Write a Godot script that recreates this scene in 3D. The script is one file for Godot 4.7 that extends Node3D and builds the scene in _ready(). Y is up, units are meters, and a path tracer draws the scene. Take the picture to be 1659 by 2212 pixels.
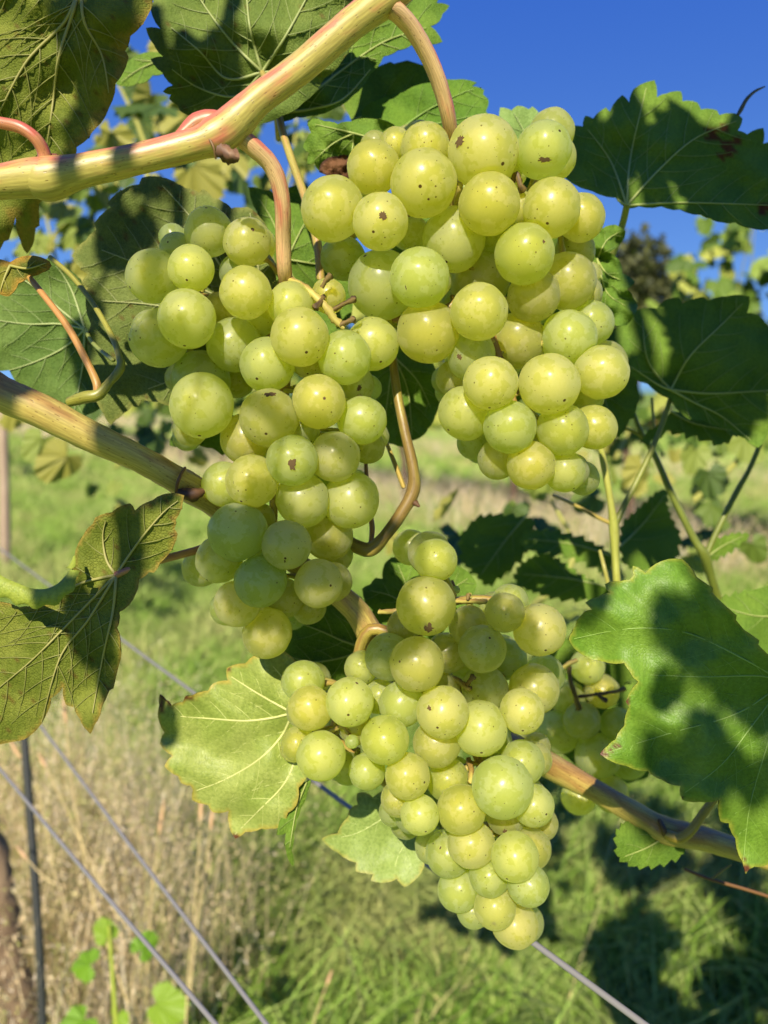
extends Node3D
# A close view of ripening green grapes on a trained vine, with the mown alley of the vineyard behind.
# Lengths are metres. The camera stands at eye level with the fruit; at() turns a place in the photograph (on a sheet
# 1659 wide and 2212 high) and a distance into a point of the world, which is then built at its real size.

const VIEW := 33.0
var focal := 1106.0 / tan(deg_to_rad(VIEW))
var eye := Transform3D()
var sunward := Vector3(-0.137, 0.616, 0.776).normalized()
var rng := RandomNumberGenerator.new()
var soft := FastNoiseLite.new()
var fine := FastNoiseLite.new()
var used := {}
var M := {}
var tufts := []


func _ready():
	# --- camera, sky, sun, exposure
	rng.seed = 7
	soft.seed = 3; soft.frequency = 1.0; soft.fractal_octaves = 2
	fine.seed = 11; fine.frequency = 1.0; fine.fractal_octaves = 4
	eye = Transform3D(Basis(Vector3.RIGHT, deg_to_rad(-8.8)), Vector3(0, 1.15, 0))
	var cam := Camera3D.new(); cam.name = "camera"; add_child(cam)
	cam.transform = eye; cam.near = 0.01; cam.far = 400.0
	var lens := CameraAttributesPhysical.new()
	lens.frustum_focal_length = 12.0 / tan(deg_to_rad(VIEW)); lens.frustum_near = 0.01; lens.frustum_far = 400.0
	lens.frustum_focus_distance = 0.25; lens.exposure_aperture = 7.7
	cam.attributes = lens
	cam.fov = 2.0 * VIEW
	var env := Environment.new()
	var around := WorldEnvironment.new(); around.name = "surroundings"; around.environment = env; add_child(around)
	env.background_mode = Environment.BG_SKY
	env.tonemap_mode = Environment.TONE_MAPPER_LINEAR
	env.tonemap_exposure = 1.78
	env.sdfgi_enabled = true; env.ssao_enabled = true; env.ssil_enabled = true
	var air := ProceduralSkyMaterial.new()
	air.sky_top_color = Color(0.12, 0.28, 0.60); air.sky_horizon_color = Color(0.42, 0.60, 0.80); air.sky_curve = 0.13
	air.ground_horizon_color = Color(0.42, 0.52, 0.40); air.ground_bottom_color = Color(0.25, 0.32, 0.15)
	air.sun_angle_max = 12.0
	env.sky = Sky.new(); env.sky.sky_material = air
	var sun := DirectionalLight3D.new(); sun.name = "sun"; add_child(sun)
	sun.light_energy = 1.4; sun.light_angular_distance = 0.5; sun.light_color = Color(1.0, 0.95, 0.86); sun.shadow_enabled = true
	sun.look_at_from_position(sunward, Vector3.ZERO, Vector3.UP)
	make_materials()
	ground_and_grass()
	far_rows()
	own_row()
	canes()
	leaves()
	clusters()
	details()


# ---------------------------------------------------------------- helpers

func at(x: float, y: float, d: float) -> Vector3:
	return eye * Vector3((x - 829.5) / focal * d, (1106.0 - y) / focal * d, -d)


func flat(p: Vector3) -> Vector2:
	var q := eye.affine_inverse() * p
	return Vector2(829.5 + q.x / -q.z * focal, 1106.0 - q.y / -q.z * focal)


func path(list: Array) -> Array:
	# [x, y, d, x, y, d, ...] -> points
	var out := []
	for k in range(0, list.size(), 3):
		out.append(at(list[k], list[k + 1], list[k + 2]))
	return out


func numbered(called: String) -> String:
	used[called] = used.get(called, -1) + 1
	return called if used[called] == 0 else "%s_%03d" % [called, used[called]]


func tag(o: Node, label := "", category := "", group := "", kind := ""):
	if label: o.set_meta("label", label)
	if category: o.set_meta("category", category)
	if group: o.set_meta("group", group)
	if kind: o.set_meta("kind", kind)
	return o


func thing(called: String, where: Vector3, label: String, category: String, group := "") -> Node3D:
	var o := Node3D.new(); o.name = numbered(called); add_child(o); o.position = where
	tag(o, label, category, group)
	return o


func part(called: String, mesh: Mesh, mat: Material, parent: Node3D, label := "") -> MeshInstance3D:
	var o := MeshInstance3D.new(); o.name = called; o.mesh = mesh; o.material_override = mat
	parent.add_child(o, true)
	if label: o.set_meta("label", label)
	return o


func c8(r: float, g: float, b: float) -> Color:
	return Color(r / 255.0, g / 255.0, b / 255.0)


func lin(r: float, g: float, b: float) -> Color:
	return c8(r, g, b).srgb_to_linear()


func arrays(v: PackedVector3Array, n: PackedVector3Array, idx: PackedInt32Array, col := PackedColorArray(), uv := PackedVector2Array()) -> ArrayMesh:
	var a := []; a.resize(Mesh.ARRAY_MAX)
	a[Mesh.ARRAY_VERTEX] = v; a[Mesh.ARRAY_NORMAL] = n; a[Mesh.ARRAY_INDEX] = idx
	if col.size(): a[Mesh.ARRAY_COLOR] = col
	if uv.size(): a[Mesh.ARRAY_TEX_UV] = uv
	var m := ArrayMesh.new(); m.add_surface_from_arrays(Mesh.PRIMITIVE_TRIANGLES, a)
	return m


class Bag:
	var v := PackedVector3Array()
	var n := PackedVector3Array()
	var idx := PackedInt32Array()
	var col := PackedColorArray()
	var uv := PackedVector2Array()


func mesh_of(b: Bag) -> ArrayMesh:
	return arrays(b.v, b.n, b.idx, b.col, b.uv)


func spline(pts: Array, radii: Array, sub: int) -> Array:
	# Catmull-Rom: [[point, radius], ...]
	var out := []
	var k := pts.size()
	for i in k - 1:
		var a: Vector3 = pts[maxi(i - 1, 0)]; var b: Vector3 = pts[i]; var c: Vector3 = pts[i + 1]; var d: Vector3 = pts[mini(i + 2, k - 1)]
		for s in sub:
			var t := float(s) / sub
			out.append([b.cubic_interpolate(c, a, d, t), lerpf(radii[i], radii[i + 1], smoothstep(0.0, 1.0, t))])
	out.append([pts[k - 1], radii[k - 1]])
	return out


func tube_into(b: Bag, pts: Array, radii: Array, sides := 10, sub := 5, tints := [Color.WHITE], lumps := 0.0, origin := Vector3.ZERO):
	# a tapered, rounded stem; tints: [base] or [base, blush]; the blush grows in uneven streaks on the weathered upper side
	var line := spline(pts, radii, sub)
	if line[0][0].distance_to(line[-1][0]) < 1e-5: return
	var first := b.v.size()
	var dir: Vector3 = (line[1][0] - line[0][0]).normalized()
	var side := dir.cross(Vector3.UP if absf(dir.y) < 0.9 else Vector3.RIGHT).normalized()
	var rows := []
	var r0: float = line[0][1]; var r1: float = line[-1][1]
	var dn: Vector3 = (line[-1][0] - line[-2][0]).normalized()
	rows.append([line[0][0] - dir * r0 * 0.5, r0 * 0.02]); rows.append([line[0][0] - dir * r0 * 0.35, r0 * 0.7])
	rows.append_array(line)
	rows.append([line[-1][0] + dn * r1 * 0.35, r1 * 0.7]); rows.append([line[-1][0] + dn * r1 * 0.5, r1 * 0.02])
	var run := 0.0
	var grain := clampf(0.75 / maxf(radii.max(), 0.0003), 60.0, 900.0)
	for i in rows.size():
		var p: Vector3 = rows[i][0]
		if i > 0: run += p.distance_to(rows[i - 1][0])
		var t: Vector3 = (rows[mini(i + 1, rows.size() - 1)][0] - rows[maxi(i - 1, 0)][0]).normalized()
		side = (side - t * side.dot(t)).normalized()
		var up := side.cross(t)
		for s in sides + 1:
			var w := TAU * s / sides
			var n := side * cos(w) + up * sin(w)
			var r: float = rows[i][1]
			if lumps > 0.0: r *= 1.0 + lumps * fine.get_noise_3dv(p * grain + n * 0.9) + minf(lumps, 0.07) * fine.get_noise_3d(cos(w) * 2.6, sin(w) * 2.6, run * 9.0)
			b.v.append(p + n * r - origin); b.n.append(n)
			b.uv.append(Vector2(float(s) / sides, run * 30.0))
			var c: Color = tints[0]
			if tints.size() > 1:
				var streak := fine.get_noise_3dv(p * 45.0 + n * 1.1) * 1.5 + soft.get_noise_3dv(p * 22.0) * 1.0
				c = c.lerp(tints[1], smoothstep(-0.25, 0.75, n.y * 0.75 + streak))
			b.col.append(c)
	var ring := sides + 1
	for i in rows.size() - 1:
		for s in sides:
			var q := first + i * ring + s
			for k in [q, q + 1, q + ring, q + 1, q + ring + 1, q + ring]: b.idx.append(k)


func tube(pts: Array, radii: Array, sides := 10, sub := 5, tints := [Color.WHITE], lumps := 0.0, origin := Vector3.ZERO) -> ArrayMesh:
	var b := Bag.new()
	tube_into(b, pts, radii, sides, sub, tints, lumps, origin)
	return mesh_of(b)


# ---------------------------------------------------------------- materials

func noise_picture(type: int, freq: float, octaves: int, ramp: Array, seed_ := 1, size := 256) -> ImageTexture:
	var f := FastNoiseLite.new(); f.seed = seed_; f.noise_type = type; f.frequency = freq; f.fractal_octaves = octaves
	if type == FastNoiseLite.TYPE_CELLULAR:
		f.cellular_return_type = FastNoiseLite.RETURN_DISTANCE2_SUB; f.fractal_type = FastNoiseLite.FRACTAL_NONE
	var im := f.get_seamless_image(size, size)
	var g := Gradient.new(); g.offsets = PackedFloat32Array(); 
	var offs := PackedFloat32Array(); var cols := PackedColorArray()
	for k in ramp.size():
		offs.append(ramp[k][0]); cols.append(ramp[k][1])
	g.offsets = offs; g.colors = cols
	var out := Image.create(size, size, false, Image.FORMAT_RGB8)
	for y in size:
		for x in size:
			out.set_pixel(x, y, g.sample(im.get_pixel(x, y).r))
	return ImageTexture.create_from_image(out)


func stem_picture() -> ImageTexture:
	# bark of a green cane: fine streaks along it and small dark lenticels
	var im := Image.create(256, 256, false, Image.FORMAT_RGB8)
	for y in 256:
		for x in 256:
			var s := fine.get_noise_3d(cos(x * TAU / 256.0) * 5.0, sin(x * TAU / 256.0) * 5.0, y * 0.012) * 0.16 + fine.get_noise_3d(x * 0.5, y * 0.04, 9.0) * 0.08
			var v := clampf(0.9 + s, 0.0, 1.0)
			im.set_pixel(x, y, Color(v, v * (0.98 + s * 0.1), v * (0.95 + s * 0.2)))
	var r := RandomNumberGenerator.new(); r.seed = 5
	for k in 150:
		var cx := r.randi() % 256; var cy := r.randi() % 256; var h := r.randi_range(2, 5)
		for j in h: im.set_pixel(cx, (cy + j) % 256, Color(0.42, 0.30, 0.22))
	return ImageTexture.create_from_image(im)


func grape_pictures(n: int) -> Array:
	# skin under a waxy bloom that is rubbed off in patches and scratches, with small corky specks; [colour, roughness]
	var skin := c8(217, 222, 130); var wax := c8(242, 242, 214)
	var w := 512; var h := 256
	var im := Image.create(w, h, false, Image.FORMAT_RGB8); var ro := Image.create(w, h, false, Image.FORMAT_RGB8)
	var r := RandomNumberGenerator.new(); r.seed = 40 + n
	var amount: float = [-0.1, 0.12, -0.3, 0.3, 0.0][n % 5]
	var mask := PackedFloat32Array(); mask.resize(w * h)
	for y in h:
		var la := PI * (y + 0.5) / h
		for x in w:
			var lo := TAU * x / w
			var p := Vector3(sin(la) * cos(lo), cos(la), sin(la) * sin(lo)) + Vector3(n * 7.0, 0, 0)
			var big := soft.get_noise_3dv(p * 1.3) * 1.2 + fine.get_noise_3dv(p * 4.0) * 0.7
			mask[y * w + x] = clampf(0.32 + smoothstep(-0.09, 0.09, big + amount) * 0.44 + fine.get_noise_3dv(p * 9.0) * 0.14 + fine.get_noise_3dv(p * 26.0) * 0.08, 0.0, 1.0)
	for k in 26:      # rubs and scratches in the bloom
		var x := r.randf() * w; var y := r.randf_range(0.2, 0.85) * h; var d := r.randf() * TAU; var keep := r.randf_range(0.4, 1.3)
		for j in r.randi_range(10, 46):
			x += cos(d); y += sin(d) * 0.9; d += r.randf_range(-0.22, 0.22)
			if y > 2 and y < h - 3: mask[int(y) * w + posmod(int(x), w)] *= clampf(keep, 0.45, 1.25)
	for y in h:
		for x in w:
			var m := mask[y * w + x]
			im.set_pixel(x, y, skin.lerp(wax, m)); var q := 0.3 + 0.2 * m; ro.set_pixel(x, y, Color(q, q, q))
	for k in r.randi_range(30, 50):      # corky specks
		var s := r.randf_range(0.7, 1.5) if k > 5 else r.randf_range(1.7, 2.8)
		var y := r.randf_range(0.15, 0.93) * h; var x := r.randf() * w; var stretch := 1.0 / maxf(0.25, sin(PI * y / h))
		var tone := c8(96, 78, 40).lerp(c8(126, 128, 58), r.randf())
		for j in range(-4, 5):
			for i in range(-12, 13):
				var e := Vector2(i / stretch, j * r.randf_range(0.85, 1.1)).length()
				if e < s: im.set_pixel(posmod(int(x) + i, w), clampi(int(y) + j, 0, h - 1), tone.lerp(skin, 0.5 * e / s))
	for y in range(h - (4 if n % 2 else 1), h):      # the dry scar of the flower at the tip
		for x in w: im.set_pixel(x, y, c8(82, 62, 36))
	return [ImageTexture.create_from_image(im), ImageTexture.create_from_image(ro)]


func mat(called: String, color: Color, rough := 0.7, spec := 0.5) -> StandardMaterial3D:
	var m := StandardMaterial3D.new(); m.resource_name = called; m.albedo_color = color; m.roughness = rough; m.metallic_specular = spec
	M[called] = m
	return m


func make_materials():
	var net := noise_picture(FastNoiseLite.TYPE_CELLULAR, 0.055, 1, [[0.0, Color(0.45, 0.45, 0.45)], [0.16, Color(0.75, 0.75, 0.75)], [1.0, Color.WHITE]], 4, 512)
	var mottle := noise_picture(FastNoiseLite.TYPE_SIMPLEX_SMOOTH, 0.03, 5, [[0.2, Color(0.84, 0.86, 0.80)], [0.5, Color(0.95, 0.95, 0.93)], [0.8, Color(1, 1, 1)]], 8, 512)
	for kind in ["leaf_upper", "leaf_under"]:
		var m := mat(kind, Color.WHITE, 0.46 if kind == "leaf_upper" else 0.7, 0.4 if kind == "leaf_upper" else 0.3)
		m.vertex_color_use_as_albedo = true
		m.albedo_texture = mottle; m.uv1_triplanar = true; m.uv1_scale = Vector3.ONE * 38.0
		m.heightmap_enabled = true; m.heightmap_texture = net; m.heightmap_scale = 0.022 if kind == "leaf_upper" else 0.06
		m.backlight_enabled = true; m.backlight = Color(0.45, 0.5, 0.15)
	var v := mat("leaf_vein", Color.WHITE, 0.55); v.vertex_color_use_as_albedo = true
	var stem := mat("cane", Color.WHITE, 0.4); stem.vertex_color_use_as_albedo = true; stem.albedo_texture = stem_picture(); stem.uv1_scale = Vector3(1, 0.8, 1)
	stem.heightmap_enabled = true; stem.heightmap_texture = stem.albedo_texture; stem.heightmap_scale = 0.012
	var st := mat("stalk", Color.WHITE, 0.6); st.vertex_color_use_as_albedo = true
	var bark := mat("bark", Color.WHITE, 0.9); bark.vertex_color_use_as_albedo = true; bark.albedo_texture = stem.albedo_texture; bark.uv1_scale = Vector3(2, 0.1, 1)
	var sets := []
	for k in 5: sets.append(grape_pictures(k))
	var tints := [Color(1, 1, 1), Color(0.98, 1.0, 0.94), Color(1.0, 0.99, 0.94), Color(0.95, 0.985, 0.96), Color(0.98, 0.98, 0.91)]
	for k in 15:
		var g := mat("grape_%d" % k, Color(tints[k % 5].r, tints[k % 5].g, tints[k % 5].b, [0.36, 0.46, 0.4][k % 3]), 1.0, 0.5)
		g.resource_name = "grape_skin"
		g.albedo_texture = sets[(k + k / 5) % 5][0]; g.roughness_texture = sets[(k + k / 5) % 5][1]
		g.refraction_enabled = true; g.refraction_scale = 0.033
		g.backlight_enabled = true; g.backlight = Color(1.05, 1.06, 0.58)
		g.clearcoat_enabled = true; g.clearcoat = 0.6; g.clearcoat_roughness = 0.24
		g.rim_enabled = true; g.rim = 0.3
	mat("grape_flesh_glow", c8(234, 214, 80), 0.6, 0.2)
	mat("scar", c8(94, 76, 50), 0.9, 0.2)
	mat("dry_brown", c8(74, 52, 34), 0.9)
	mat("wire", c8(128, 126, 124), 0.55, 0.4).metallic = 0.0
	mat("dark_metal", c8(52, 54, 54), 0.6)
	var far := mat("far_leaf", Color.WHITE, 0.55, 0.4); far.vertex_color_use_as_albedo = true
	far.backlight_enabled = true; far.backlight = Color(0.42, 0.55, 0.12)
	var blade := mat("grass_blade", Color.WHITE, 0.6, 0.35); blade.vertex_color_use_as_albedo = true
	pass
	var straw := mat("dry_blade", Color.WHITE, 0.65, 0.3); straw.vertex_color_use_as_albedo = true
	straw.backlight_enabled = true; straw.backlight = Color(0.76, 0.70, 0.52)
	var soil := mat("turf", Color.WHITE, 0.95, 0.2)
	soil.albedo_texture = noise_picture(FastNoiseLite.TYPE_SIMPLEX_SMOOTH, 0.02, 6, [[0.25, c8(88, 112, 42)], [0.5, c8(116, 142, 58)], [0.65, c8(134, 152, 70)], [0.85, c8(160, 156, 94)]], 21, 512)
	soil.uv1_triplanar = true; soil.uv1_world_triplanar = true; soil.uv1_scale = Vector3.ONE * 0.45


# ---------------------------------------------------------------- ground, grass

const ROW := Vector3(-0.6, 0, -0.8)
const ACROSS := Vector3(0.8, 0, -0.6)
const START := Vector3(0.083, 0, -0.3)

func on_row(across: float, along: float, y := 0.0) -> Vector3:
	return START + ACROSS * across + ROW * along + Vector3(0, y, 0)


func blade_clump(blades: int, high: float, wide: float, spread: float, lean: float, seed_: int, heads := 0) -> ArrayMesh:
	var b := Bag.new(); var r := RandomNumberGenerator.new(); r.seed = seed_
	for k in blades:
		var a := r.randf() * TAU; var root := Vector3(cos(r.randf() * TAU), 0, sin(r.randf() * TAU)) * spread * r.randf()
		var out := Vector3(cos(a), 0, sin(a)); var sd := Vector3(-sin(a), 0, cos(a)).rotated(Vector3.UP, r.randf_range(-1, 1)) * wide * r.randf_range(0.6, 1.2)
		var h := high * r.randf_range(0.55, 1.15); var l := lean * r.randf_range(0.2, 1.2) * h
		var tone := r.randf_range(0.75, 1.2)
		var first := b.v.size()
		var fn := Vector3.UP.cross(sd).normalized()
		for j in 4:
			var t := j / 3.0
			var p := root + out * l * t * t + Vector3.UP * h * (t - 0.15 * t * t * lean)
			var wd := sd * (1.0 - t * t * 0.92)
			for s in [-1, 1]:
				b.v.append(p + wd * s); b.n.append(fn); b.col.append(Color(tone, tone, tone)); b.uv.append(Vector2(0, t))
		for j in 3:
			var q := first + j * 2
			for i in [q, q + 1, q + 2, q + 1, q + 3, q + 2]: b.idx.append(i)
		if heads > 0:
			for j in heads:
				var t := r.randf_range(0.62, 1.0)
				var c := root + out * l * t * t + Vector3.UP * h * (t - 0.15 * t * t * lean) + Vector3(r.randfn(), r.randfn() * 0.6, r.randfn()) * 0.011
				var d := Vector3(r.randfn(), r.randfn() + 0.6, r.randfn()).normalized(); var e := d.cross(Vector3(r.randfn(), r.randfn(), r.randfn())).normalized() * 0.0011
				var q := b.v.size(); var nn := e.cross(d).normalized()
				for v in [c - e, c + d * 0.006, c + e, c - d * 0.002]:
					b.v.append(v); b.n.append(nn); b.col.append(Color(1.05, 0.98, 0.95) * tone); b.uv.append(Vector2.ZERO)
				b.idx.append_array(PackedInt32Array([q, q + 1, q + 2, q, q + 2, q + 3]))
	return mesh_of(b)


func scatter(called: String, mesh: Mesh, material: Material, spots: Array, colors: Array, label: String, category: String, kind := "stuff", parent: Node3D = null) -> MultiMeshInstance3D:
	var mm := MultiMesh.new(); mm.transform_format = MultiMesh.TRANSFORM_3D; mm.use_colors = true; mm.mesh = mesh; mm.instance_count = spots.size()
	for k in spots.size():
		mm.set_instance_transform(k, spots[k]); mm.set_instance_color(k, colors[k])
	var o := MultiMeshInstance3D.new(); o.name = called if parent else numbered(called); o.multimesh = mm; o.material_override = material
	(parent if parent else self).add_child(o, true)
	tag(o, label, category, "", kind)
	return o


func ground_and_grass():
	var g := MeshInstance3D.new(); g.name = "ground"; add_child(g)
	var pm := PlaneMesh.new(); pm.size = Vector2(500, 500); g.mesh = pm; g.material_override = M.turf
	tag(g, "", "", "", "structure")
	var green := [lin(132, 168, 62), lin(152, 184, 86), lin(112, 148, 54), lin(178, 198, 112), lin(198, 192, 130)]
	var tan_ := [lin(240, 222, 182), lin(246, 234, 206), lin(232, 212, 168), lin(222, 212, 154), lin(186, 194, 116)]
	for kind in 2:
		var spots := []; var cols := []
		var mesh := blade_clump(16, 0.085 + kind * 0.05, 0.0022, 0.035, 0.9 + 0.3 * kind, 31 + kind)
		for band in [[1.0, 2.2, 1900], [2.2, 4.5, 900], [4.5, 9.0, 260], [9.0, 20.0, 50]]:
			var area: float = 0.6 * (band[1] * band[1] - band[0] * band[0])
			for k in int(area * band[2] * 0.5):
				var z := sqrt(rng.randf_range(band[0] * band[0], band[1] * band[1])); var x := z * rng.randf_range(-0.6, 0.6)
				var p := Vector3(x, 0, -z); var s := rng.randf_range(0.7, 1.25) * (1.0 + z * 0.07)
				spots.append(Transform3D(Basis(Vector3.UP, rng.randf() * TAU).scaled(Vector3(s, s * rng.randf_range(0.7, 1.2), s)), p))
				var c: Color = green[rng.randi() % (4 if rng.randf() < 0.9 else 5)]
				cols.append(c.lerp(green[4], clampf(soft.get_noise_2d(x * 1.3, z * 1.3) * 1.2, 0.0, 0.6)) * rng.randf_range(0.85, 1.15))
		scatter("grass", mesh, M.grass_blade, spots, cols, "short mown green grass covering the vineyard alley" if kind == 0 else "longer loose green grass tufts growing through the mown alley", "grass")
	# tall dry grass under the rows
	var dry := blade_clump(11, 0.44, 0.0010, 0.08, 0.6, 77, 9)
	var spots := []; var cols := []
	for k in 800:
		var along := rng.randf_range(0.9, 1.9); var across := rng.randf_range(-0.15, 0.5)
		var p := on_row(across, along)
		if p.x / -p.z > -0.40 + absf(rng.randfn()) * 0.12 or p.z < -1.8: continue
		var s := rng.randf_range(0.5, 1.35)
		spots.append(Transform3D(Basis(Vector3.UP, rng.randf() * TAU).scaled(Vector3(s, s, s)), p)); cols.append(tan_[rng.randi() % 5] * rng.randf_range(0.8, 1.1))
	scatter("dry_grass", dry, M.dry_blade, spots, cols, "tall straw coloured dry grass under the near vine row", "dry grass")
	spots = []; cols = []
	for row in [[4.3, -2.0, 24.0, 1200, 0.34], [8.6, -4.0, 40.0, 1300, 0.5]]:
		for k in row[3]:
			var p := on_row(row[0] + rng.randfn(0.0, row[4]), rng.randf_range(row[1], row[2]))
			var s := rng.randf_range(0.7, 1.5)
			spots.append(Transform3D(Basis(Vector3.UP, rng.randf() * TAU).scaled(Vector3(s * 2.0, s * 0.8, s * 2.0)), p)); cols.append(tan_[rng.randi() % 4] * rng.randf_range(0.8, 1.1))
	scatter("dry_grass", dry, M.dry_blade, spots, cols, "blurred band of straw coloured grass under the farther vine rows", "dry grass")


# ---------------------------------------------------------------- a simple vine leaf for foliage seen small or out of focus

func simple_leaf(seed_: int, fold: float) -> ArrayMesh:
	# five lobes with teeth, one unit across, stalk end at the origin, tip towards +y, face to +z
	var b := Bag.new(); var r := RandomNumberGenerator.new(); r.seed = seed_
	var n := 46; var rim := []; 
	for k in n:
		var a := lerpf(-2.75, 2.75, k / (n - 1.0))
		var lobe := 0.34 + 0.15 * pow(absf(cos(a * 1.32)), 1.4) + 0.05 * cos(a)
		lobe *= 1.0 + (0.075 if k % 2 == 0 else -0.05) + r.randf_range(-0.03, 0.03)
		rim.append(Vector2(sin(a) * lobe * 1.05, cos(a) * lobe + 0.28))
	var mid := Vector2(0, 0.1)
	for ring in 3:
		for k in n:
			var p: Vector2 = mid.lerp(rim[k], [0.02, 0.55, 1.0][ring])
			var z := -fold * absf(p.x) * 0.9 - 0.35 * p.y * p.y * fold + 0.07 * sin(k * 0.83 + seed_) * p.length() + 0.05 * sin(k * 2.1 + seed_) * p.length()
			b.v.append(Vector3(p.x, p.y, z)); b.n.append(Vector3(signf(p.x) * fold * 0.6, 0.2 * fold, 1).normalized()); b.col.append(Color.WHITE); b.uv.append(p)
	for ring in 2:
		for k in n - 1:
			var q := ring * n + k
			for i in [q, q + n, q + 1, q + 1, q + n, q + n + 1]: b.idx.append(i)
	var st := SurfaceTool.new(); st.create_from(mesh_of(b), 0); st.generate_normals()
	return st.commit()


func leaf_place(p: Vector3, size: float, facing: Vector3, roll: float) -> Transform3D:
	var z := facing.normalized(); var x := Vector3.UP.cross(z).normalized(); var y := z.cross(x)
	return Transform3D(Basis(x, y, z).rotated(z, roll).scaled_local(Vector3.ONE * size), p)


func vine_plant(base: Vector3, label: String, group: String, n: int, low: float, high: float, half: float, leafsize: float, seed_: int):
	var r := RandomNumberGenerator.new(); r.seed = seed_
	var t := thing("vine_plant", base, label, "grapevine", group)
	part("trunk", tube([Vector3(0, -0.05, 0), Vector3(0.03, 0.4, 0.02), Vector3(-0.02, 0.75, 0), Vector3(0.02, 0.95, 0)], [0.035, 0.028, 0.025, 0.03], 9, 4, [lin(92, 74, 58), lin(120, 100, 84)], 0.25), M.bark, t)
	part("cane", tube([ROW * -half + Vector3(0, 1.0, 0), Vector3(0, 0.93, 0), ROW * half + Vector3(0, 1.0, 0)], [0.006, 0.012, 0.006], 7, 4, [lin(120, 90, 60)]), M.stalk, t)
	for k in 5:
		var a := r.randf_range(-half, half)
		part("shoot", tube([ROW * a + Vector3(0, 0.98, 0), ROW * (a + 0.05) + ACROSS * r.randf_range(-0.1, 0.1) + Vector3(0, 1.4, 0), ROW * (a + r.randf_range(-0.1, 0.1)) + Vector3(0, high, 0)], [0.005, 0.004, 0.0025], 6, 4, [lin(140, 140, 70)]), M.stalk, t)
	var spots := []; var cols := []
	for k in n:
		var p := ROW * r.randf_range(-half, half) + ACROSS * r.randfn(0.0, 0.14) + Vector3(0, r.randf_range(low, high), 0)
		var f := Vector3(r.randfn(-0.1, 0.6), r.randf_range(0.0, 0.9), r.randfn(0.6, 0.7))
		spots.append(leaf_place(p, leafsize * r.randf_range(0.7, 1.25), f, r.randf_range(1.8, 4.5)))
		cols.append([lin(96, 122, 42), lin(126, 148, 58), lin(78, 104, 36), lin(158, 164, 74)][r.randi() % 4])
	scatter("crown", simple_leaf(seed_, 0.35), M.far_leaf, spots, cols, "", "", "stuff", t)


func far_rows():
	var alongs := [1.9, 3.1, 4.2, 5.6, 6.9, 8.2, 9.5, 10.9, 12.3, 13.9, 15.6, 17.5]
	var words := ["out of focus vine with sunlit leaves at the right edge of the photo", "out of focus vine with pale leaves below the sky gap", "out of focus vine behind the right-hand cluster", "blurred vine in the far row, seen between two hanging clusters", "blurred vine in the far row behind the upper cluster", "blurred vine in the far row behind the left cluster's stem", "blurred vine in the far row behind the left cluster", "blurred vine left of the left cluster in the far row", "blurred distant vine over the pale dry grass at the left", "blurred distant vine behind the shaded left leaf", "small blurred distant vine near the left edge of the photo", "smallest blurred vine at the far left end of the row"]
	for k in alongs.size():
		vine_plant(on_row(4.3, alongs[k]), words[k], "vines in the far row", [300, 60, 200, 320, 320, 320, 320, 320, 320, 320, 320, 320][k], 0.85, [2.2, 1.75, 1.8, 2.0, 2.1, 2.0, 2.1, 2.0, 2.0, 2.1, 2.0, 2.0][k], 0.8, 0.15, 100 + k)
	# trees beyond
	for k in 3:
		var p := at([1365.0, 1440.0, 1560.0][k], 843, [30.0, 42.0, 46.0][k]); p.y = 0
		var h: float = [6.8, 6.0, 5.4][k]
		var t := thing("tree", p, ["dark round tree far behind the right-hand leaves", "hazy green tree in the distance at the right, left of another", "hazy green tree in the distance nearest the right edge"][k], "tree", "trees beyond the vineyard")
		part("trunk", tube([Vector3(0, -0.2, 0), Vector3(0.1, h * 0.35, 0), Vector3(0, h * 0.6, 0.1)], [0.25, 0.2, 0.12], 8, 3, [lin(80, 66, 52)]), M.bark, t)
		var spots := []; var cols := []; var r := RandomNumberGenerator.new(); r.seed = 300 + k
		for j in 2600:
			var d := Vector3(r.randfn(), r.randfn(), r.randfn()).normalized() * pow(r.randf(), 0.4)
			var q := Vector3(d.x * [1.5, 2.6, 3.2][k], d.y * h * 0.36, d.z * 1.8) * (1.0 + 0.3 * soft.get_noise_3dv(d * 2.4 + Vector3(k * 9, 0, 0))) + Vector3(0, h * 0.66, 0)
			spots.append(leaf_place(q, r.randf_range(0.16, 0.36), Vector3(r.randfn(), r.randfn(0.5), r.randfn()), r.randf() * TAU)); cols.append([lin(64, 70, 42), lin(88, 92, 56), lin(104, 108, 62)][r.randi() % 3])
		scatter("crown", simple_leaf(60, 0.3), M.far_leaf, spots, cols, "", "", "stuff", t)


# ---------------------------------------------------------------- the near row: wires, stake, trunk, background shoots

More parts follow.
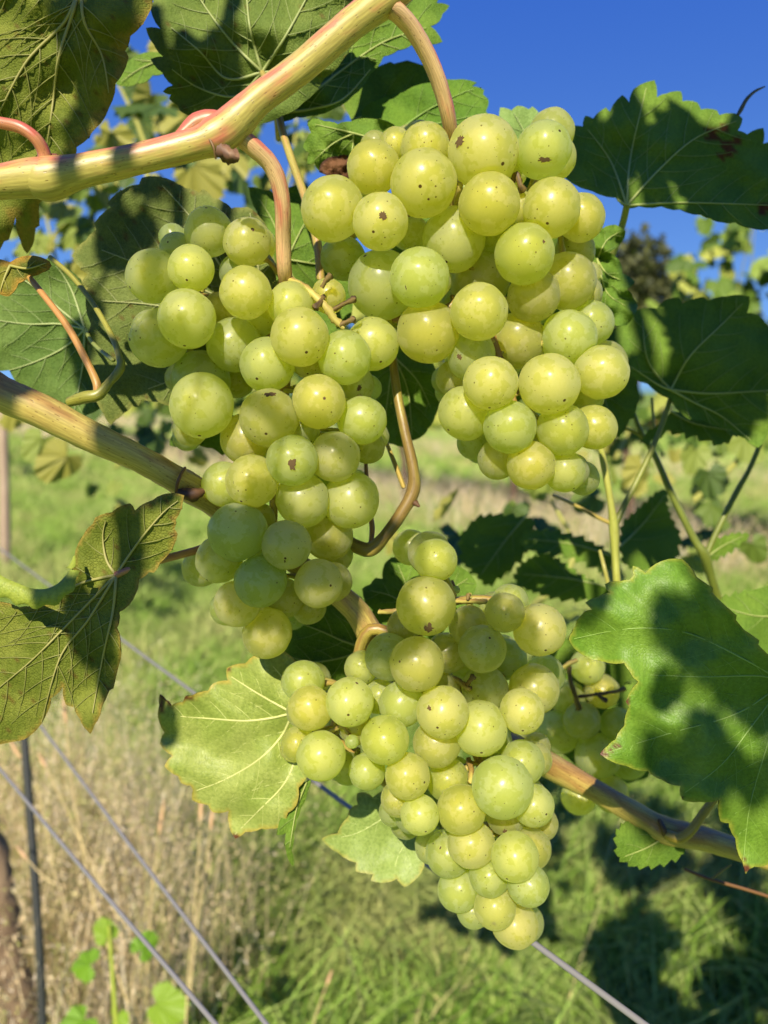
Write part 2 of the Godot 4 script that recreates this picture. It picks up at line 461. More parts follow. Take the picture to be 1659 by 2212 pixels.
func own_row():
	for w in [["trellis_wire", [20, 1200, 1.10, 1390, 2212, 0.285], "grey trellis wire running from the left edge to below the lowest cluster", -0.3], ["trellis_wire", [85, 1565, 0.74, 575, 2212, 0.39], "grey trellis wire at lower left, the right one of the close pair", -0.3], ["trellis_wire", [0, 1662, 0.635, 465, 2212, 0.38], "grey trellis wire at lower left, the left one of the close pair", -0.3]]:
		var a := path(w[1]); var dir: Vector3 = (a[1] - a[0])
		var t := thing(w[0], a[0], w[2], "wire", "trellis wires")
		part("wire", tube([a[0] - dir * 0.8, a[0], (a[0] + a[1]) * 0.5 + Vector3(0, -0.001, 0), a[1], a[1] + dir * 0.6], [0.0013, 0.0013, 0.0013, 0.0013, 0.0013], 8, 6, [Color.WHITE], 0.0, a[0]), M.wire, t)
	var s := thing("metal_stake", at(78, 2212, 1.03), "thin dark metal stake standing in dry grass at lower left", "stake")
	part("stake", tube(path([50, 1560, 1.05, 64, 1750, 1.04, 82, 2000, 1.03, 92, 2212, 1.03, 105, 2700, 1.03]), [0.0055, 0.006, 0.006, 0.006, 0.006], 4, 3, [Color.WHITE], 0.0, s.position), M.dark_metal, s)
	var k := thing("old_vine", at(40, 2212, 1.15), "gnarled brown vine trunk at the lower left corner", "grapevine")
	part("trunk", tube(path([-60, 1650, 1.2, -12, 1850, 1.17, 10, 1980, 1.16, 22, 2090, 1.15, 48, 2212, 1.15, 70, 2600, 1.15]), [0.012, 0.017, 0.019, 0.020, 0.023, 0.028], 14, 8, [lin(110, 92, 72), lin(138, 120, 96)], 0.7, k.position), M.bark, k)
	var p := thing("wooden_post", at(9, 1236, 4.9), "pale wooden post at the far left edge of the grass", "post")
	part("post", tube(path([5, 880, 4.9, 9, 1050, 4.9, 12, 1262, 4.9]), [0.03, 0.032, 0.034], 10, 3, [lin(168, 150, 128), lin(190, 172, 150)], 0.1, p.position), M.bark, p)
	# shoots of the same row farther along, out of focus behind the top cane
	var words := ["blurred leafy shoot in the gap between the two top left leaves", "blurred dark leafy shoot above the right end of the lowest cluster", "blurred leafy shoot below the right edge leaf", "small blurred leafy shoot just above the tan cane, left of the left cluster", "blurred leafy shoot under the right-hand cluster, by the upright pale shoot", "blurred leafy shoot below the cane, left of the left cluster", "blurred leafy shoot at the upper left, against blue sky", "blurred leafy shoot behind the middle left leaf", "blurred leafy shoot behind the stalk of the left cluster"]
	var spans := [[330, 620, 1.3, 400, 140, 1.5], [1120, 1340, .8, 1190, 1080, .85], [1500, 1080, .95, 1590, 850, 1.0], [250, 1010, 1.7, 330, 820, 1.9], [1330, 990, 1.5, 1300, 830, 1.6], [120, 900, 1.1, 210, 480, 1.25], [270, 560, 1.0, 240, 150, 1.1], [60, 860, 1.3, 90, 430, 1.4], [520, 640, 1.4, 640, 120, 1.6]]
	for i in spans.size():
		var a := path(spans[i]); var r := RandomNumberGenerator.new(); r.seed = 500 + i
		var t := thing("leafy_shoot", a[0], words[i], "shoot", "shoots behind the top cane")
		var side := eye.basis.x
		var mid: Vector3 = a[0].lerp(a[1], 0.5) + side * 0.04
		part("stem", tube([a[0], mid, a[1]], [0.004, 0.0035, 0.002], 7, 6, [lin(150, 150, 70)], 0.0, a[0]), M.stalk, t)
		for j in (56 if i in [0, 5, 6, 7, 8] else 26):
			var q: Vector3 = a[0].lerp(a[1], r.randf()) + side * r.randfn(0.0, 0.085 if i in [0, 5, 6, 7, 8] else 0.06) + Vector3(0, r.randfn(0.0, 0.05), r.randfn(0.0, 0.06))
			var f := Vector3(r.randfn(-0.1, 0.6), r.randf_range(-0.2, 0.9), r.randfn(0.7, 0.5))
			var o := part("leaf", simple_leaf(700 + j % 5, 0.4), far_tint(r.randi() % 4), t)
			o.transform = leaf_place(q - a[0], 0.062 * r.randf_range(0.6, 1.2) * (1.0 if i in [0, 5, 6, 7, 8] else 0.75), f, r.randf_range(1.8, 4.5))


func far_tint(k: int) -> StandardMaterial3D:
	var key := "far_leaf_%d" % k
	if not M.has(key):
		var m: StandardMaterial3D = M.far_leaf.duplicate(); m.albedo_color = [c8(92, 112, 42), c8(124, 138, 58), c8(70, 92, 34), c8(146, 144, 66), c8(104, 142, 34), c8(122, 150, 44)][k]; M[key] = m
	return M[key]


# ---------------------------------------------------------------- canes

func canes():
	var px := 0.000136     # one sheet pixel at the cane's distance
	var green := lin(190, 180, 98); var red := lin(212, 134, 104)
	var pts := path([-60, 398, 0.2310, 0, 393, 0.2310, 82, 384, 0.2310, 105, 386, 0.2310, 190, 366, 0.2320, 300, 343, 0.2330, 420, 312, 0.2340, 468, 294, 0.2340, 505, 266, 0.2350, 560, 214, 0.2360, 650, 146, 0.2380, 760, 52, 0.2400, 845, -14, 0.2410, 900, -60, 0.2410])
	var t := thing("vine_cane", pts[0], "thick pink and yellow green cane crossing the top left of the photo", "cane")
	part("stem", tube(pts, [37 * px, 36 * px, 42 * px, 46 * px, 34 * px, 32 * px, 33 * px, 42 * px, 40 * px, 33 * px, 33 * px, 34 * px, 40 * px, 36 * px], 28, 8, [green, red], 0.03, pts[0]), M.cane, t)
	# node ring, swollen eye and the broken bud under it
	part("node_ring", tube(path([436, 285, 0.2305, 452, 300, 0.2295, 462, 320, 0.2295, 466, 343, 0.2315]), [2 * px, 3 * px, 3 * px, 2 * px], 6, 4, [lin(120, 92, 56)], 0.0, pts[0]), M.stalk, t)
	part("node_ring", tube(path([84, 352, 0.2290, 80, 385, 0.2275, 80, 410, 0.2290]), [2 * px, 2.5 * px, 2 * px], 6, 4, [lin(150, 96, 62)], 0.0, pts[0]), M.stalk, t)
	part("eye", tube(path([388, 296, .2345, 428, 268, .2345, 462, 262, .2345, 506, 276, .2355]), [14 * px, 24 * px, 24 * px, 16 * px], 12, 5, [lin(190, 140, 96), lin(206, 112, 92)], 0.05, pts[0]), M.cane, t)
	part("bud", tube(path([478, 326, 0.2295, 497, 336, 0.2290, 512, 341, 0.2295]), [15 * px, 15 * px, 11 * px], 16, 7, [lin(84, 58, 42), lin(124, 92, 66)], 1.1, pts[0]), M.stalk, t)
	part("bud", tube(path([112, 338, 0.2305, 122, 336, 0.2300]), [7 * px, 4 * px], 8, 4, [lin(110, 62, 48)], 0.5, pts[0]), M.stalk, t)
	part("leaf_stalk", tube(path([-30, 262, 0.2260, 5, 266, 0.2260, 45, 276, 0.2260, 78, 300, 0.2270, 95, 330, 0.2290, 97, 356, 0.2300]), [11 * px, 12 * px, 12.5 * px, 13 * px, 14 * px, 17 * px], 14, 6, [lin(196, 134, 96), lin(200, 104, 86)], 0.03, pts[0]), M.cane, t)
	# the old fruiting cane
	px = 0.00015
	pts = path([-70, 800, .235, 0, 848, .237, 90, 888, .24, 200, 944, .245, 300, 990, .252, 372, 1030, .258, 405, 1050, .263, 470, 1092, .272, 590, 1180, .28, 700, 1262, .282, 765, 1315, .283, 803, 1375, .284, 850, 1440, .288, 960, 1520, .295, 1100, 1608, .302, 1190, 1655, .316, 1300, 1716, .322, 1390, 1768, .322, 1440, 1795, .32, 1520, 1812, .324, 1640, 1850, .33, 1760, 1890, .335])
	t = thing("fruiting_cane", pts[0], "long tan cane running from the left edge behind the clusters to lower right", "cane")
	part("stem", tube(pts, [37 * px, 35 * px, 34 * px, 32 * px, 29 * px, 29 * px, 34 * px, 30 * px, 27 * px, 27 * px, 30 * px, 32 * px, 27 * px, 32 * px, 32 * px, 35 * px, 30 * px, 32 * px, 37 * px, 32 * px, 29 * px, 27 * px], 24, 6, [lin(196, 180, 100), lin(170, 136, 78)], 0.07, pts[0]), M.cane, t)
	part("bud_scar", tube(path([385, 1062, .2585, 415, 1068, .256, 437, 1062, .2585]), [10 * px, 14 * px, 8 * px], 9, 4, [lin(84, 56, 38), lin(110, 78, 52)], 0.6, pts[0]), M.stalk, t)
	part("node_ring", tube(path([400, 1010, .257, 386, 1035, .252, 380, 1062, .255]), [3 * px, 4 * px, 3 * px], 7, 4, [lin(112, 78, 50)], 0.3, pts[0]), M.stalk, t)
	part("side_shoot", tube(path([1440, 1802, .314, 1466, 1810, .312, 1492, 1795, .311, 1520, 1755, .312, 1570, 1690, .316, 1610, 1640, .32]), [13 * px, 14 * px, 12 * px, 11 * px, 11 * px, 10 * px], 12, 5, [lin(176, 158, 70)], 0.05, pts[0]), M.cane, t)
	part("node_ring", tube(path([1425, 1772, .317, 1434, 1795, .313, 1440, 1815, .317]), [6 * px, 8 * px, 5 * px], 8, 4, [lin(96, 74, 40)], 0.5, pts[0]), M.stalk, t)
	# the green side shoot with its two stalks at left
	pts = path([150, 868, .252, 185, 858, .25, 212, 852, .25, 236, 826, .252, 258, 800, .255, 262, 780, .258])
	t = thing("side_shoot", pts[0], "thin bent green shoot above the tan cane, left of the left cluster", "shoot")
	part("stem", tube(pts, [11 * px, 13 * px, 13 * px, 9 * px, 10 * px, 8 * px], 10, 6, [lin(150, 152, 62)], 0.08, pts[0]), M.cane, t)
	part("leaf_stalk", tube(path([210, 850, .25, 209, 828, .25, 190, 786, .252, 150, 712, .256, 100, 645, .26, 52, 588, .265, 24, 572, .268]), [9 * px, 9 * px, 8 * px, 8 * px, 7 * px, 7 * px, 7 * px], 10, 6, [lin(178, 152, 76), lin(196, 146, 82)], 0.02, pts[0]), M.cane, t)
	part("leaf_stalk", tube(path([261, 785, .257, 250, 745, .262, 222, 690, .268, 190, 640, .272, 150, 592, .276, 108, 556, .28]), [8 * px, 7 * px, 6.5 * px, 6 * px, 6 * px, 6 * px], 10, 6, [lin(156, 156, 66)], 0.02, pts[0]), M.cane, t)
	part("leaf_stalk", tube(path([245, 778, .262, 215, 755, .275, 196, 735, .29, 184, 712, .318]), [5 * px, 5 * px, 5 * px, 5 * px], 8, 5, [lin(146, 158, 80)], 0.02, pts[0]), M.cane, t)
	# bent tendril cane between the clusters
	pts = path([846, 760, .285, 858, 850, .283, 874, 930, .281, 892, 1010, .28, 893, 1058, .28, 868, 1108, .28, 832, 1158, .281, 806, 1184, .282, 785, 1186, .283, 755, 1172, .286])
	t = thing("bent_shoot", pts[0], "olive shoot hanging in a hook between the left and right clusters", "shoot")
	part("stem", tube(pts, [10 * px, 11 * px, 12 * px, 13 * px, 16 * px, 15 * px, 14 * px, 18 * px, 17 * px, 16 * px], 12, 6, [lin(158, 146, 72), lin(140, 118, 66)], 0.08, pts[0]), M.cane, t)
	part("tendril", tube(path([872, 1052, .281, 856, 1010, .285, 838, 965, .29, 824, 930, .295]), [6 * px, 6 * px, 5 * px, 4 * px], 8, 5, [lin(180, 160, 80)], 0.0, pts[0]), M.cane, t)
	part("twig", tube(path([800, 1176, .282, 804, 1140, .284, 796, 1085, .287, 790, 1000, .29]), [6 * px, 7 * px, 6 * px, 5 * px], 8, 5, [lin(150, 112, 72)], 0.05, pts[0]), M.cane, t)
	part("bud", tube(path([896, 1086, .278, 906, 1094, .278]), [8 * px, 3 * px], 7, 3, [lin(90, 62, 40)], 0.4, pts[0]), M.stalk, t)
	# stems at the right
	px = 0.0002
	pts = path([1290, 930, .36, 1308, 1020, .36, 1320, 1090, .36, 1326, 1136, .36, 1329, 1200, .36, 1334, 1280, .36, 1345, 1420, .37])
	t = thing("green_shoot", pts[0], "upright pale green shoot right of the right-hand cluster", "shoot")
	part("stem", tube(pts, [7 * px, 8 * px, 8 * px, 12 * px, 9 * px, 9 * px, 9 * px], 10, 6, [lin(170, 178, 80), lin(178, 180, 92)], 0.05, pts[0]), M.cane, t)
	part("leaf_stalk", tube(path([1330, 1130, .36, 1352, 1085, .362, 1395, 1000, .366, 1425, 930, .37, 1448, 862, .372]), [8 * px, 7 * px, 7 * px, 6 * px, 6 * px], 9, 5, [lin(140, 150, 62)], 0.0, pts[0]), M.cane, t)
	part("leaf_stalk", tube(path([1318, 1130, .36, 1280, 1112, .365, 1240, 1090, .37, 1195, 1070, .38]), [5 * px, 5 * px, 4 * px, 4 * px], 8, 5, [lin(176, 160, 80)], 0.0, pts[0]), M.cane, t)
	part("leaf_stalk", tube(path([1316, 1270, .37, 1305, 1225, .37, 1296, 1190, .375]), [5 * px, 5 * px, 4 * px], 8, 5, [lin(176, 176, 90)], 0.0, pts[0]), M.cane, t)
	px = 0.00026
	pts = path([1360, 870, .42, 1385, 935, .42, 1415, 985, .42, 1450, 1065, .42, 1500, 1165, .42, 1522, 1200, .42, 1540, 1260, .43, 1565, 1330, .44])
	t = thing("green_shoot", pts[0], "slanting green shoot at the right edge, forked below a dark leaf", "shoot")
	part("stem", tube(pts, [4 * px, 5 * px, 6 * px, 7 * px, 8 * px, 11 * px, 9 * px, 8 * px], 9, 5, [lin(120, 134, 56)], 0.04, pts[0]), M.cane, t)
	part("leaf_stalk", tube(path([1525, 1200, .42, 1552, 1140, .42, 1590, 1065, .42, 1618, 1015, .42, 1642, 960, .42]), [7 * px, 6 * px, 6 * px, 5 * px, 5 * px], 9, 5, [lin(124, 138, 58)], 0.0, pts[0]), M.cane, t)
	part("tendril", tube(path([1412, 985, .42, 1412, 930, .42, 1408, 860, .42]), [3 * px, 3 * px, 3 * px], 7, 4, [lin(140, 150, 70)], 0.0, pts[0]), M.cane, t)
	part("tendril", tube(path([1400, 960, .42, 1375, 935, .42, 1345, 925, .42]), [3 * px, 3 * px, 3 * px], 7, 4, [lin(160, 160, 70)], 0.0, pts[0]), M.cane, t)


# ---------------------------------------------------------------- leaves

func toothed(list: Array, saw := false) -> PackedVector2Array:
	# traced corners -> margin with rounded sides between the big teeth and small teeth on the long sides
	var pts := []
	for k in range(0, list.size(), 2): pts.append(Vector2(list[k], list[k + 1]))
	var area := 0.0
	for k in pts.size(): area += pts[k].cross(pts[(k + 1) % pts.size()])
	var out := PackedVector2Array()
	for k in pts.size():
		var a: Vector2 = pts[k]; var b: Vector2 = pts[(k + 1) % pts.size()]
		var l := a.distance_to(b); var n := (b - a).normalized().orthogonal() * (1.0 if area > 0 else -1.0)
		out.append(a)
		if l > 70.0:
			var m := int(l / 34.0)
			for j in range(1, m):
				var f := (j + rng.randf_range(-0.2, 0.2)) / m
				var bow := 4.0 * f * (1.0 - f) * l * 0.03
				out.append(a.lerp(b, f) + n * (bow + rng.randf_range(3.0, 7.0)))
				out.append(a.lerp(b, f + 0.16 / m) + n * (bow - 2.5))
		elif saw and l > 18.0:
			var m := 2 if l > 30.0 else 1
			for j in m:
				out.append(a.lerp(b, (j + 0.55) / m) + n * l * rng.randf_range(0.12, 0.2)); out.append(a.lerp(b, (j + 0.75) / m) - n * 1.5)
		elif l > 16.0:
			out.append(a.lerp(b, 0.35) + n * l * 0.07); out.append(a.lerp(b, 0.7) + n * l * 0.06)
	return out


func edge_gap(p: Vector2, poly: PackedVector2Array) -> float:
	var best := 1e9
	for k in poly.size():
		best = minf(best, p.distance_squared_to(Geometry2D.get_closest_point_to_segment(p, poly[k], poly[(k + 1) % poly.size()])))
	return sqrt(best)


class Sheet:
	var d := 0.3
	var gx := 0.0
	var gy := 0.0
	var cup := 0.0
	var wave := 0.004
	var at_ := Vector2.ZERO
	var puff := 0.0
	var salt := 0.0
	var wavelength := 190.0
	var segs := []
	var blots := []


func depth_at(s: Sheet, p: Vector2, veins := true) -> float:
	var q := (p - s.at_) / 1000.0
	var d := s.d + s.gx * q.x + s.gy * q.y + s.cup * q.length_squared() + s.wave * soft.get_noise_3d(p.x / s.wavelength, p.y / s.wavelength, s.salt)
	if veins and s.puff != 0.0:
		var best := 1e9
		for g in s.segs: best = minf(best, p.distance_squared_to(Geometry2D.get_closest_point_to_segment(p, g[0], g[1])))
		d += s.puff * (1.0 - exp(-sqrt(best) / 16.0))
	return d


func blade(s: Sheet, poly: PackedVector2Array, origin: Vector3, base: Color, other: Color, rim: Color, rim_width: float, spots: float, step := 9.0) -> ArrayMesh:
	var lo := poly[0]; var hi := poly[0]
	for p in poly: lo = lo.min(p); hi = hi.max(p)
	lo -= Vector2.ONE * step; var nx := int((hi.x - lo.x) / step) + 2; var ny := int((hi.y - lo.y) / step) + 2
	var border := {}
	for k in poly.size():
		var a := poly[k]; var b := poly[(k + 1) % poly.size()]; var m := int(a.distance_to(b) / (step * 0.2)) + 1
		for j in m + 1:
			var q := (a.lerp(b, float(j) / m) - lo) / step
			for o in [Vector2(0, 0), Vector2(0.03, 0.03), Vector2(-0.03, -0.03), Vector2(0.03, -0.03), Vector2(-0.03, 0.03)]: border[Vector2i((q + o).floor())] = true
	var tris := []
	for cy in ny:
		for cx in nx:
			var p := lo + Vector2(cx, cy) * step
			var quad := PackedVector2Array([p, p + Vector2(step, 0), p + Vector2(step, step), p + Vector2(0, step)])
			if border.has(Vector2i(cx, cy)):
				for piece in Geometry2D.intersect_polygons(quad, poly):
					var t := Geometry2D.triangulate_polygon(piece)
					for k in range(0, t.size(), 3): tris.append([piece[t[k]], piece[t[k + 1]], piece[t[k + 2]]])
			elif Geometry2D.is_point_in_polygon(p + Vector2.ONE * step * 0.5, poly):
				tris.append([quad[0], quad[1], quad[2]]); tris.append([quad[0], quad[2], quad[3]])
	var ids := {}; var places := []; var faces := []
	for t in tris:
		var f := []
		for p in t:
			var key := Vector2i((p * 8.0).round())
			if not ids.has(key): ids[key] = places.size(); places.append(p)
			f.append(ids[key])
		if f[0] != f[1] and f[1] != f[2] and f[0] != f[2]: faces.append(f)
	var n := places.size(); var b := Bag.new(); var front := PackedVector3Array(); var cols := PackedColorArray()
	for p in places:
		front.append(at(p.x, p.y, depth_at(s, p)))
		var w := fine.get_noise_3d(p.x / 120.0, p.y / 120.0, s.salt + 3.0)
		var c := base.lerp(other, smoothstep(-0.25, 0.3, w))
		if rim_width > 0.0:
			var e := edge_gap(p, poly) + fine.get_noise_3d(p.x / 45.0, p.y / 45.0, s.salt) * rim_width * 0.9
			c = rim.lerp(c, smoothstep(rim_width * 0.15, rim_width, e))
		if spots > 0.0 and fine.get_noise_3d(p.x / 16.0, p.y / 16.0, s.salt + 8.0) > 0.52 - spots: c = c.lerp(lin(96, 62, 34), 0.65)
		for g in s.blots:
			if p.distance_to(Vector2(g[0], g[1])) + fine.get_noise_3d(p.x / 9.0, p.y / 9.0, s.salt + 2.0) * g[2] < g[2]: c = lin(98, 60, 34) if g.size() < 4 else g[3]
		cols.append(c)
	var norms := PackedVector3Array(); norms.resize(n)
	var count := {}
	for f in faces:
		var g := (front[f[1]] - front[f[0]]).cross(front[f[2]] - front[f[0]])
		if g.dot(eye.origin - front[f[0]]) > 0.0: f.reverse()      # clockwise from the camera's side
		else: g = -g
		if g.dot(eye.origin - front[f[0]]) < 0.0: g = -g
		for i in f: norms[i] += g
		for k in 3:
			var e := Vector2i(f[k], f[(k + 1) % 3]); count[e] = true
	for i in n: norms[i] = norms[i].normalized()
	for i in n: b.v.append(front[i] - origin); b.n.append(norms[i]); b.col.append(cols[i])
	for i in n: b.v.append(front[i] - norms[i] * 0.00035 - origin); b.n.append(-norms[i]); b.col.append(cols[i])
	for f in faces:
		b.idx.append_array(PackedInt32Array([f[0], f[1], f[2], f[0] + n, f[2] + n, f[1] + n]))
	for e in count:
		if not count.has(Vector2i(e.y, e.x)):
			b.idx.append_array(PackedInt32Array([e.x, e.x + n, e.y, e.y, e.x + n, e.y + n]))
	return arrays(b.v, b.n, b.idx, b.col)


func leaf(label: String, o: Dictionary, group := "") -> Node3D:
	var poly := toothed(o.edge, o.get("saw", false))
	var s := Sheet.new(); s.d = o.d; s.gx = o.get("gx", 0.0); s.gy = o.get("gy", 0.0); s.cup = o.get("cup", 0.05); s.wave = o.get("wave", 0.006)
	var j: Array = o.heart; s.at_ = Vector2(j[0], j[1]); s.salt = used.get("vine_leaf", 0) * 5.7; s.wavelength = o.get("wavelength", 190.0)
	var under: bool = o.get("under", true)
	s.puff = o.get("puff", 0.0016) * (1.0 if under else -0.7)
	s.blots = o.get("blots", [])
	var mains := []
	for list in o.veins:
		var line := [s.at_]
		for k in range(0, list.size(), 2): line.append(Vector2(list[k], list[k + 1]))
		mains.append(line)
	# side veins
	var sides := []
	for line in mains:
		var mine := []
		var curve := Curve2D.new()
		for k in line.size():
			var tan_: Vector2 = (line[mini(k + 1, line.size() - 1)] - line[maxi(k - 1, 0)]) / 6.0
			curve.add_point(line[k], -tan_, tan_)
		var l := curve.get_baked_length(); var run := l * 0.16; var hand := 1.0
		var main := []
		for k in 13: main.append(curve.sample_baked(l * k / 12.0, true))
		while run < l * 0.93:
			var p := curve.sample_baked(run, true); var dir := (curve.sample_baked(run + 4.0, true) - curve.sample_baked(run - 4.0, true)).normalized()
			var line2 := [p]; var a := 0.85 * hand; var reach := minf(l * 0.5, 190.0) * (1.15 - run / l * 0.75) * rng.randf_range(0.8, 1.1)
			for k in 7:
				var q: Vector2 = line2[-1] + dir.rotated(a) * reach / 7.0; a *= 0.93
				if not Geometry2D.is_point_in_polygon(q, poly): break
				line2.append(q)
			if line2.size() > 2: mine.append(line2)
			hand = -hand; run += rng.randf_range(22.0, 30.0)
		sides.append([main, mine])
	for pair in sides:
		for k in pair[0].size() - 1: s.segs.append([pair[0][k], pair[0][k + 1]])
		for line in pair[1]:
			for k in line.size() - 1: s.segs.append([line[k], line[k + 1]])
	var origin := at(j[0], j[1], depth_at(s, s.at_, false))
	var t := thing("vine_leaf", origin, label, "leaf", group)
	var c: Array = o.tint      # [base, other, rim, vein]
	part("blade", blade(s, poly, origin, c[0], c[1], c[2], o.get("rim", 0.0), o.get("spots", 0.0)), M.leaf_under if under else M.leaf_upper, t)
	var unit: float = o.d / focal
	var lift := 0.00025 if under else 0.0001
	for pair in sides:
		var b := Bag.new()
		var pts := []; var radii := []
		var thick: float = o.get("thick", 5.0)
		for k in pair[0].size():
			var q: Vector2 = pair[0][k]
			if k > 2 and not Geometry2D.is_point_in_polygon(q, poly): break
			pts.append(at(q.x, q.y, depth_at(s, q) - lift)); radii.append(unit * thick * lerpf(0.72, 0.2, k / 12.0))
		if pts.size() > 2: tube_into(b, pts, radii, 7, 3, [c[3]], 0.0, origin)
		for line in pair[1]:
			pts = []; radii = []
			for k in line.size():
				pts.append(at(line[k].x, line[k].y, depth_at(s, line[k]) - lift * 0.6)); radii.append(unit * thick * 0.24 * lerpf(1.0, 0.4, k / 7.0))
			tube_into(b, pts, radii, 5, 1, [c[3].lerp(c[0], 0.5)], 0.0, origin)
		if b.v.size(): part("vein", mesh_of(b), M.leaf_vein, t)
	if o.has("stalk"):
		var st: Array = o.stalk
		var p := path(st); p[0] = origin
		var rr := []
		for k in p.size(): rr.append(unit * o.get("stalk_r", 7.0) * lerpf(0.9, 1.1, float(k) / p.size()))
		part("stalk", tube(p, rr, 10, 6, o.get("stalk_tint", [lin(176, 164, 90)]), 0.03, origin), M.cane, t)
	return t


func leaves():
	var olive := [lin(104, 116, 40), lin(126, 134, 54), lin(150, 132, 60), lin(150, 146, 84)]
	var dull := [lin(100, 120, 52), lin(112, 130, 60), lin(124, 134, 66), lin(150, 160, 98)]
	var green := [lin(98, 130, 46), lin(112, 142, 52), lin(146, 156, 64), lin(156, 168, 92)]
	leaf("big olive leaf hanging over the top left corner, behind the cane", {"d": .268, "gx": .02, "gy": .01, "heart": [178, -60], "wave": .010, "wavelength": 240.0, "cup": .12, "tint": olive, "rim": 30.0, "spots": .06, "thick": 6.0,
		"edge": [-60, -80, 130, -90, 338, -40, 330, 0, 320, 32, 282, 78, 270, 110, 278, 124, 250, 180, 236, 232, 202, 282, 165, 318, 160, 345, 142, 380, 100, 420, 84, 440, 74, 520, 58, 548, 44, 520, 34, 470, -10, 560, -60, 420],
		"veins": [[160, 20, 128, 120, 112, 240, 90, 400], [145, 40, 60, 130, 0, 240, -40, 330], [180, 40, 220, 120, 235, 200], [90, -40, 0, 0, -50, 20]]})
	leaf("large dark green leaf seen from below at the top, behind the cane", {"d": .30, "gx": -.01, "gy": .03, "heart": [566, 156], "tint": dull, "wave": .010, "spots": .02,
		"edge": [300, -90, 500, -110, 760, -100, 800, 0, 770, 70, 740, 130, 700, 170, 655, 222, 610, 250, 560, 268, 500, 262, 420, 252, 388, 238, 384, 226, 366, 214, 370, 205, 352, 198, 374, 184, 350, 156, 325, 128, 352, 122, 332, 96, 315, 60, 346, 62, 325, 20, 332, 2],
		"veins": [[540, 60, 530, -40, 520, -100], [500, 90, 440, 10, 400, -60], [490, 170, 430, 110, 370, 60], [510, 208, 430, 190, 372, 150], [610, 90, 660, 0, 700, -80], [640, 150, 700, 90, 760, 30]], "stalk": [566, 156, .30, 580, 190, .30, 596, 240, .31, 602, 300, .33]})
	leaf("sunlit green leaf at the top centre, right of the dark leaf", {"d": .315, "gx": .02, "gy": -.03, "heart": [602, 244], "tint": green, "under": true, "wave": .01,
		"edge": [606, 262, 640, 210, 690, 130, 740, 40, 790, -40, 900, -60, 950, -20, 944, 6, 971, 12, 956, 30, 949, 46, 930, 56, 956, 90, 925, 96, 889, 98, 860, 108, 829, 122, 800, 160, 762, 206, 720, 236, 668, 250, 640, 252],
		"veins": [[660, 212, 740, 150, 830, 90, 920, 60], [670, 236, 740, 214, 800, 150], [650, 170, 720, 80, 790, 0, 850, -40]], "stalk": [602, 244, .315, 612, 290, .31, 632, 352, .306, 660, 430, .30, 682, 510, .296, 690, 560, .294, 692, 600, .294], "stalk_r": 9.0, "stalk_tint": [lin(178, 168, 84), lin(190, 148, 92)]})
	leaf("grey green leaf behind the left cluster, shaded on its left side", {"d": .305, "gx": .01, "gy": .01, "heart": [560, 690], "tint": [lin(100, 114, 54), lin(114, 126, 64), lin(130, 134, 70), lin(160, 164, 108)], "spots": .05, "rim": 10.0, "thick": 4.0,
		"edge": [306, 384, 345, 382, 385, 398, 400, 406, 430, 416, 438, 408, 460, 427, 482, 436, 500, 450, 520, 448, 535, 447, 562, 470, 580, 500, 588, 545, 600, 620, 620, 740, 560, 830, 470, 870, 400, 880, 340, 868, 306, 862, 296, 880, 285, 878, 268, 892, 250, 907, 240, 918, 226, 900, 200, 820, 190, 760, 196, 700, 185, 640, 190, 622, 176, 612, 190, 592, 170, 575, 155, 552, 186, 518, 208, 496, 204, 482, 240, 448, 232, 440, 262, 412, 300, 398],
		"veins": [[480, 580, 420, 480, 350, 400], [470, 640, 350, 590, 220, 540], [470, 690, 340, 660, 220, 650], [500, 740, 420, 800, 320, 840], [560, 600, 550, 520, 540, 460]]})
	leaf("leaf at the left edge with pale veins, half in shade, above the tan cane", {"d": .325, "gx": -.02, "gy": .03, "heart": [183, 712], "tint": [lin(92, 118, 54), lin(106, 130, 64), lin(124, 140, 72), lin(164, 176, 116)], "thick": 3.6,
		"edge": [-60, 560, 0, 585, 40, 572, 75, 580, 105, 556, 130, 575, 160, 590, 190, 640, 214, 690, 240, 720, 262, 770, 280, 830, 262, 890, 220, 880, 170, 900, 120, 870, 60, 850, 20, 800, -60, 790],
		"veins": [[120, 660, 60, 610, -20, 570], [130, 700, 60, 700, -20, 690], [140, 750, 80, 780, 20, 800], [180, 780, 170, 840, 160, 890], [160, 640, 140, 600, 120, 574]]})
	leaf("small leaf tip with a yellow edge hanging below the top cane at far left", {"d": .26, "gx": .0, "gy": .02, "heart": [22, 574], "tint": [lin(120, 118, 40), lin(96, 104, 40), lin(160, 128, 50), lin(150, 146, 70)], "rim": 14.0, "spots": .08,
		"edge": [0, 636, -50, 600, -40, 560, 22, 566, 60, 552, 100, 560, 112, 574, 90, 590, 62, 598, 40, 612, 20, 640], "veins": [[60, 580, 100, 568], [10, 600, 0, 630]]})
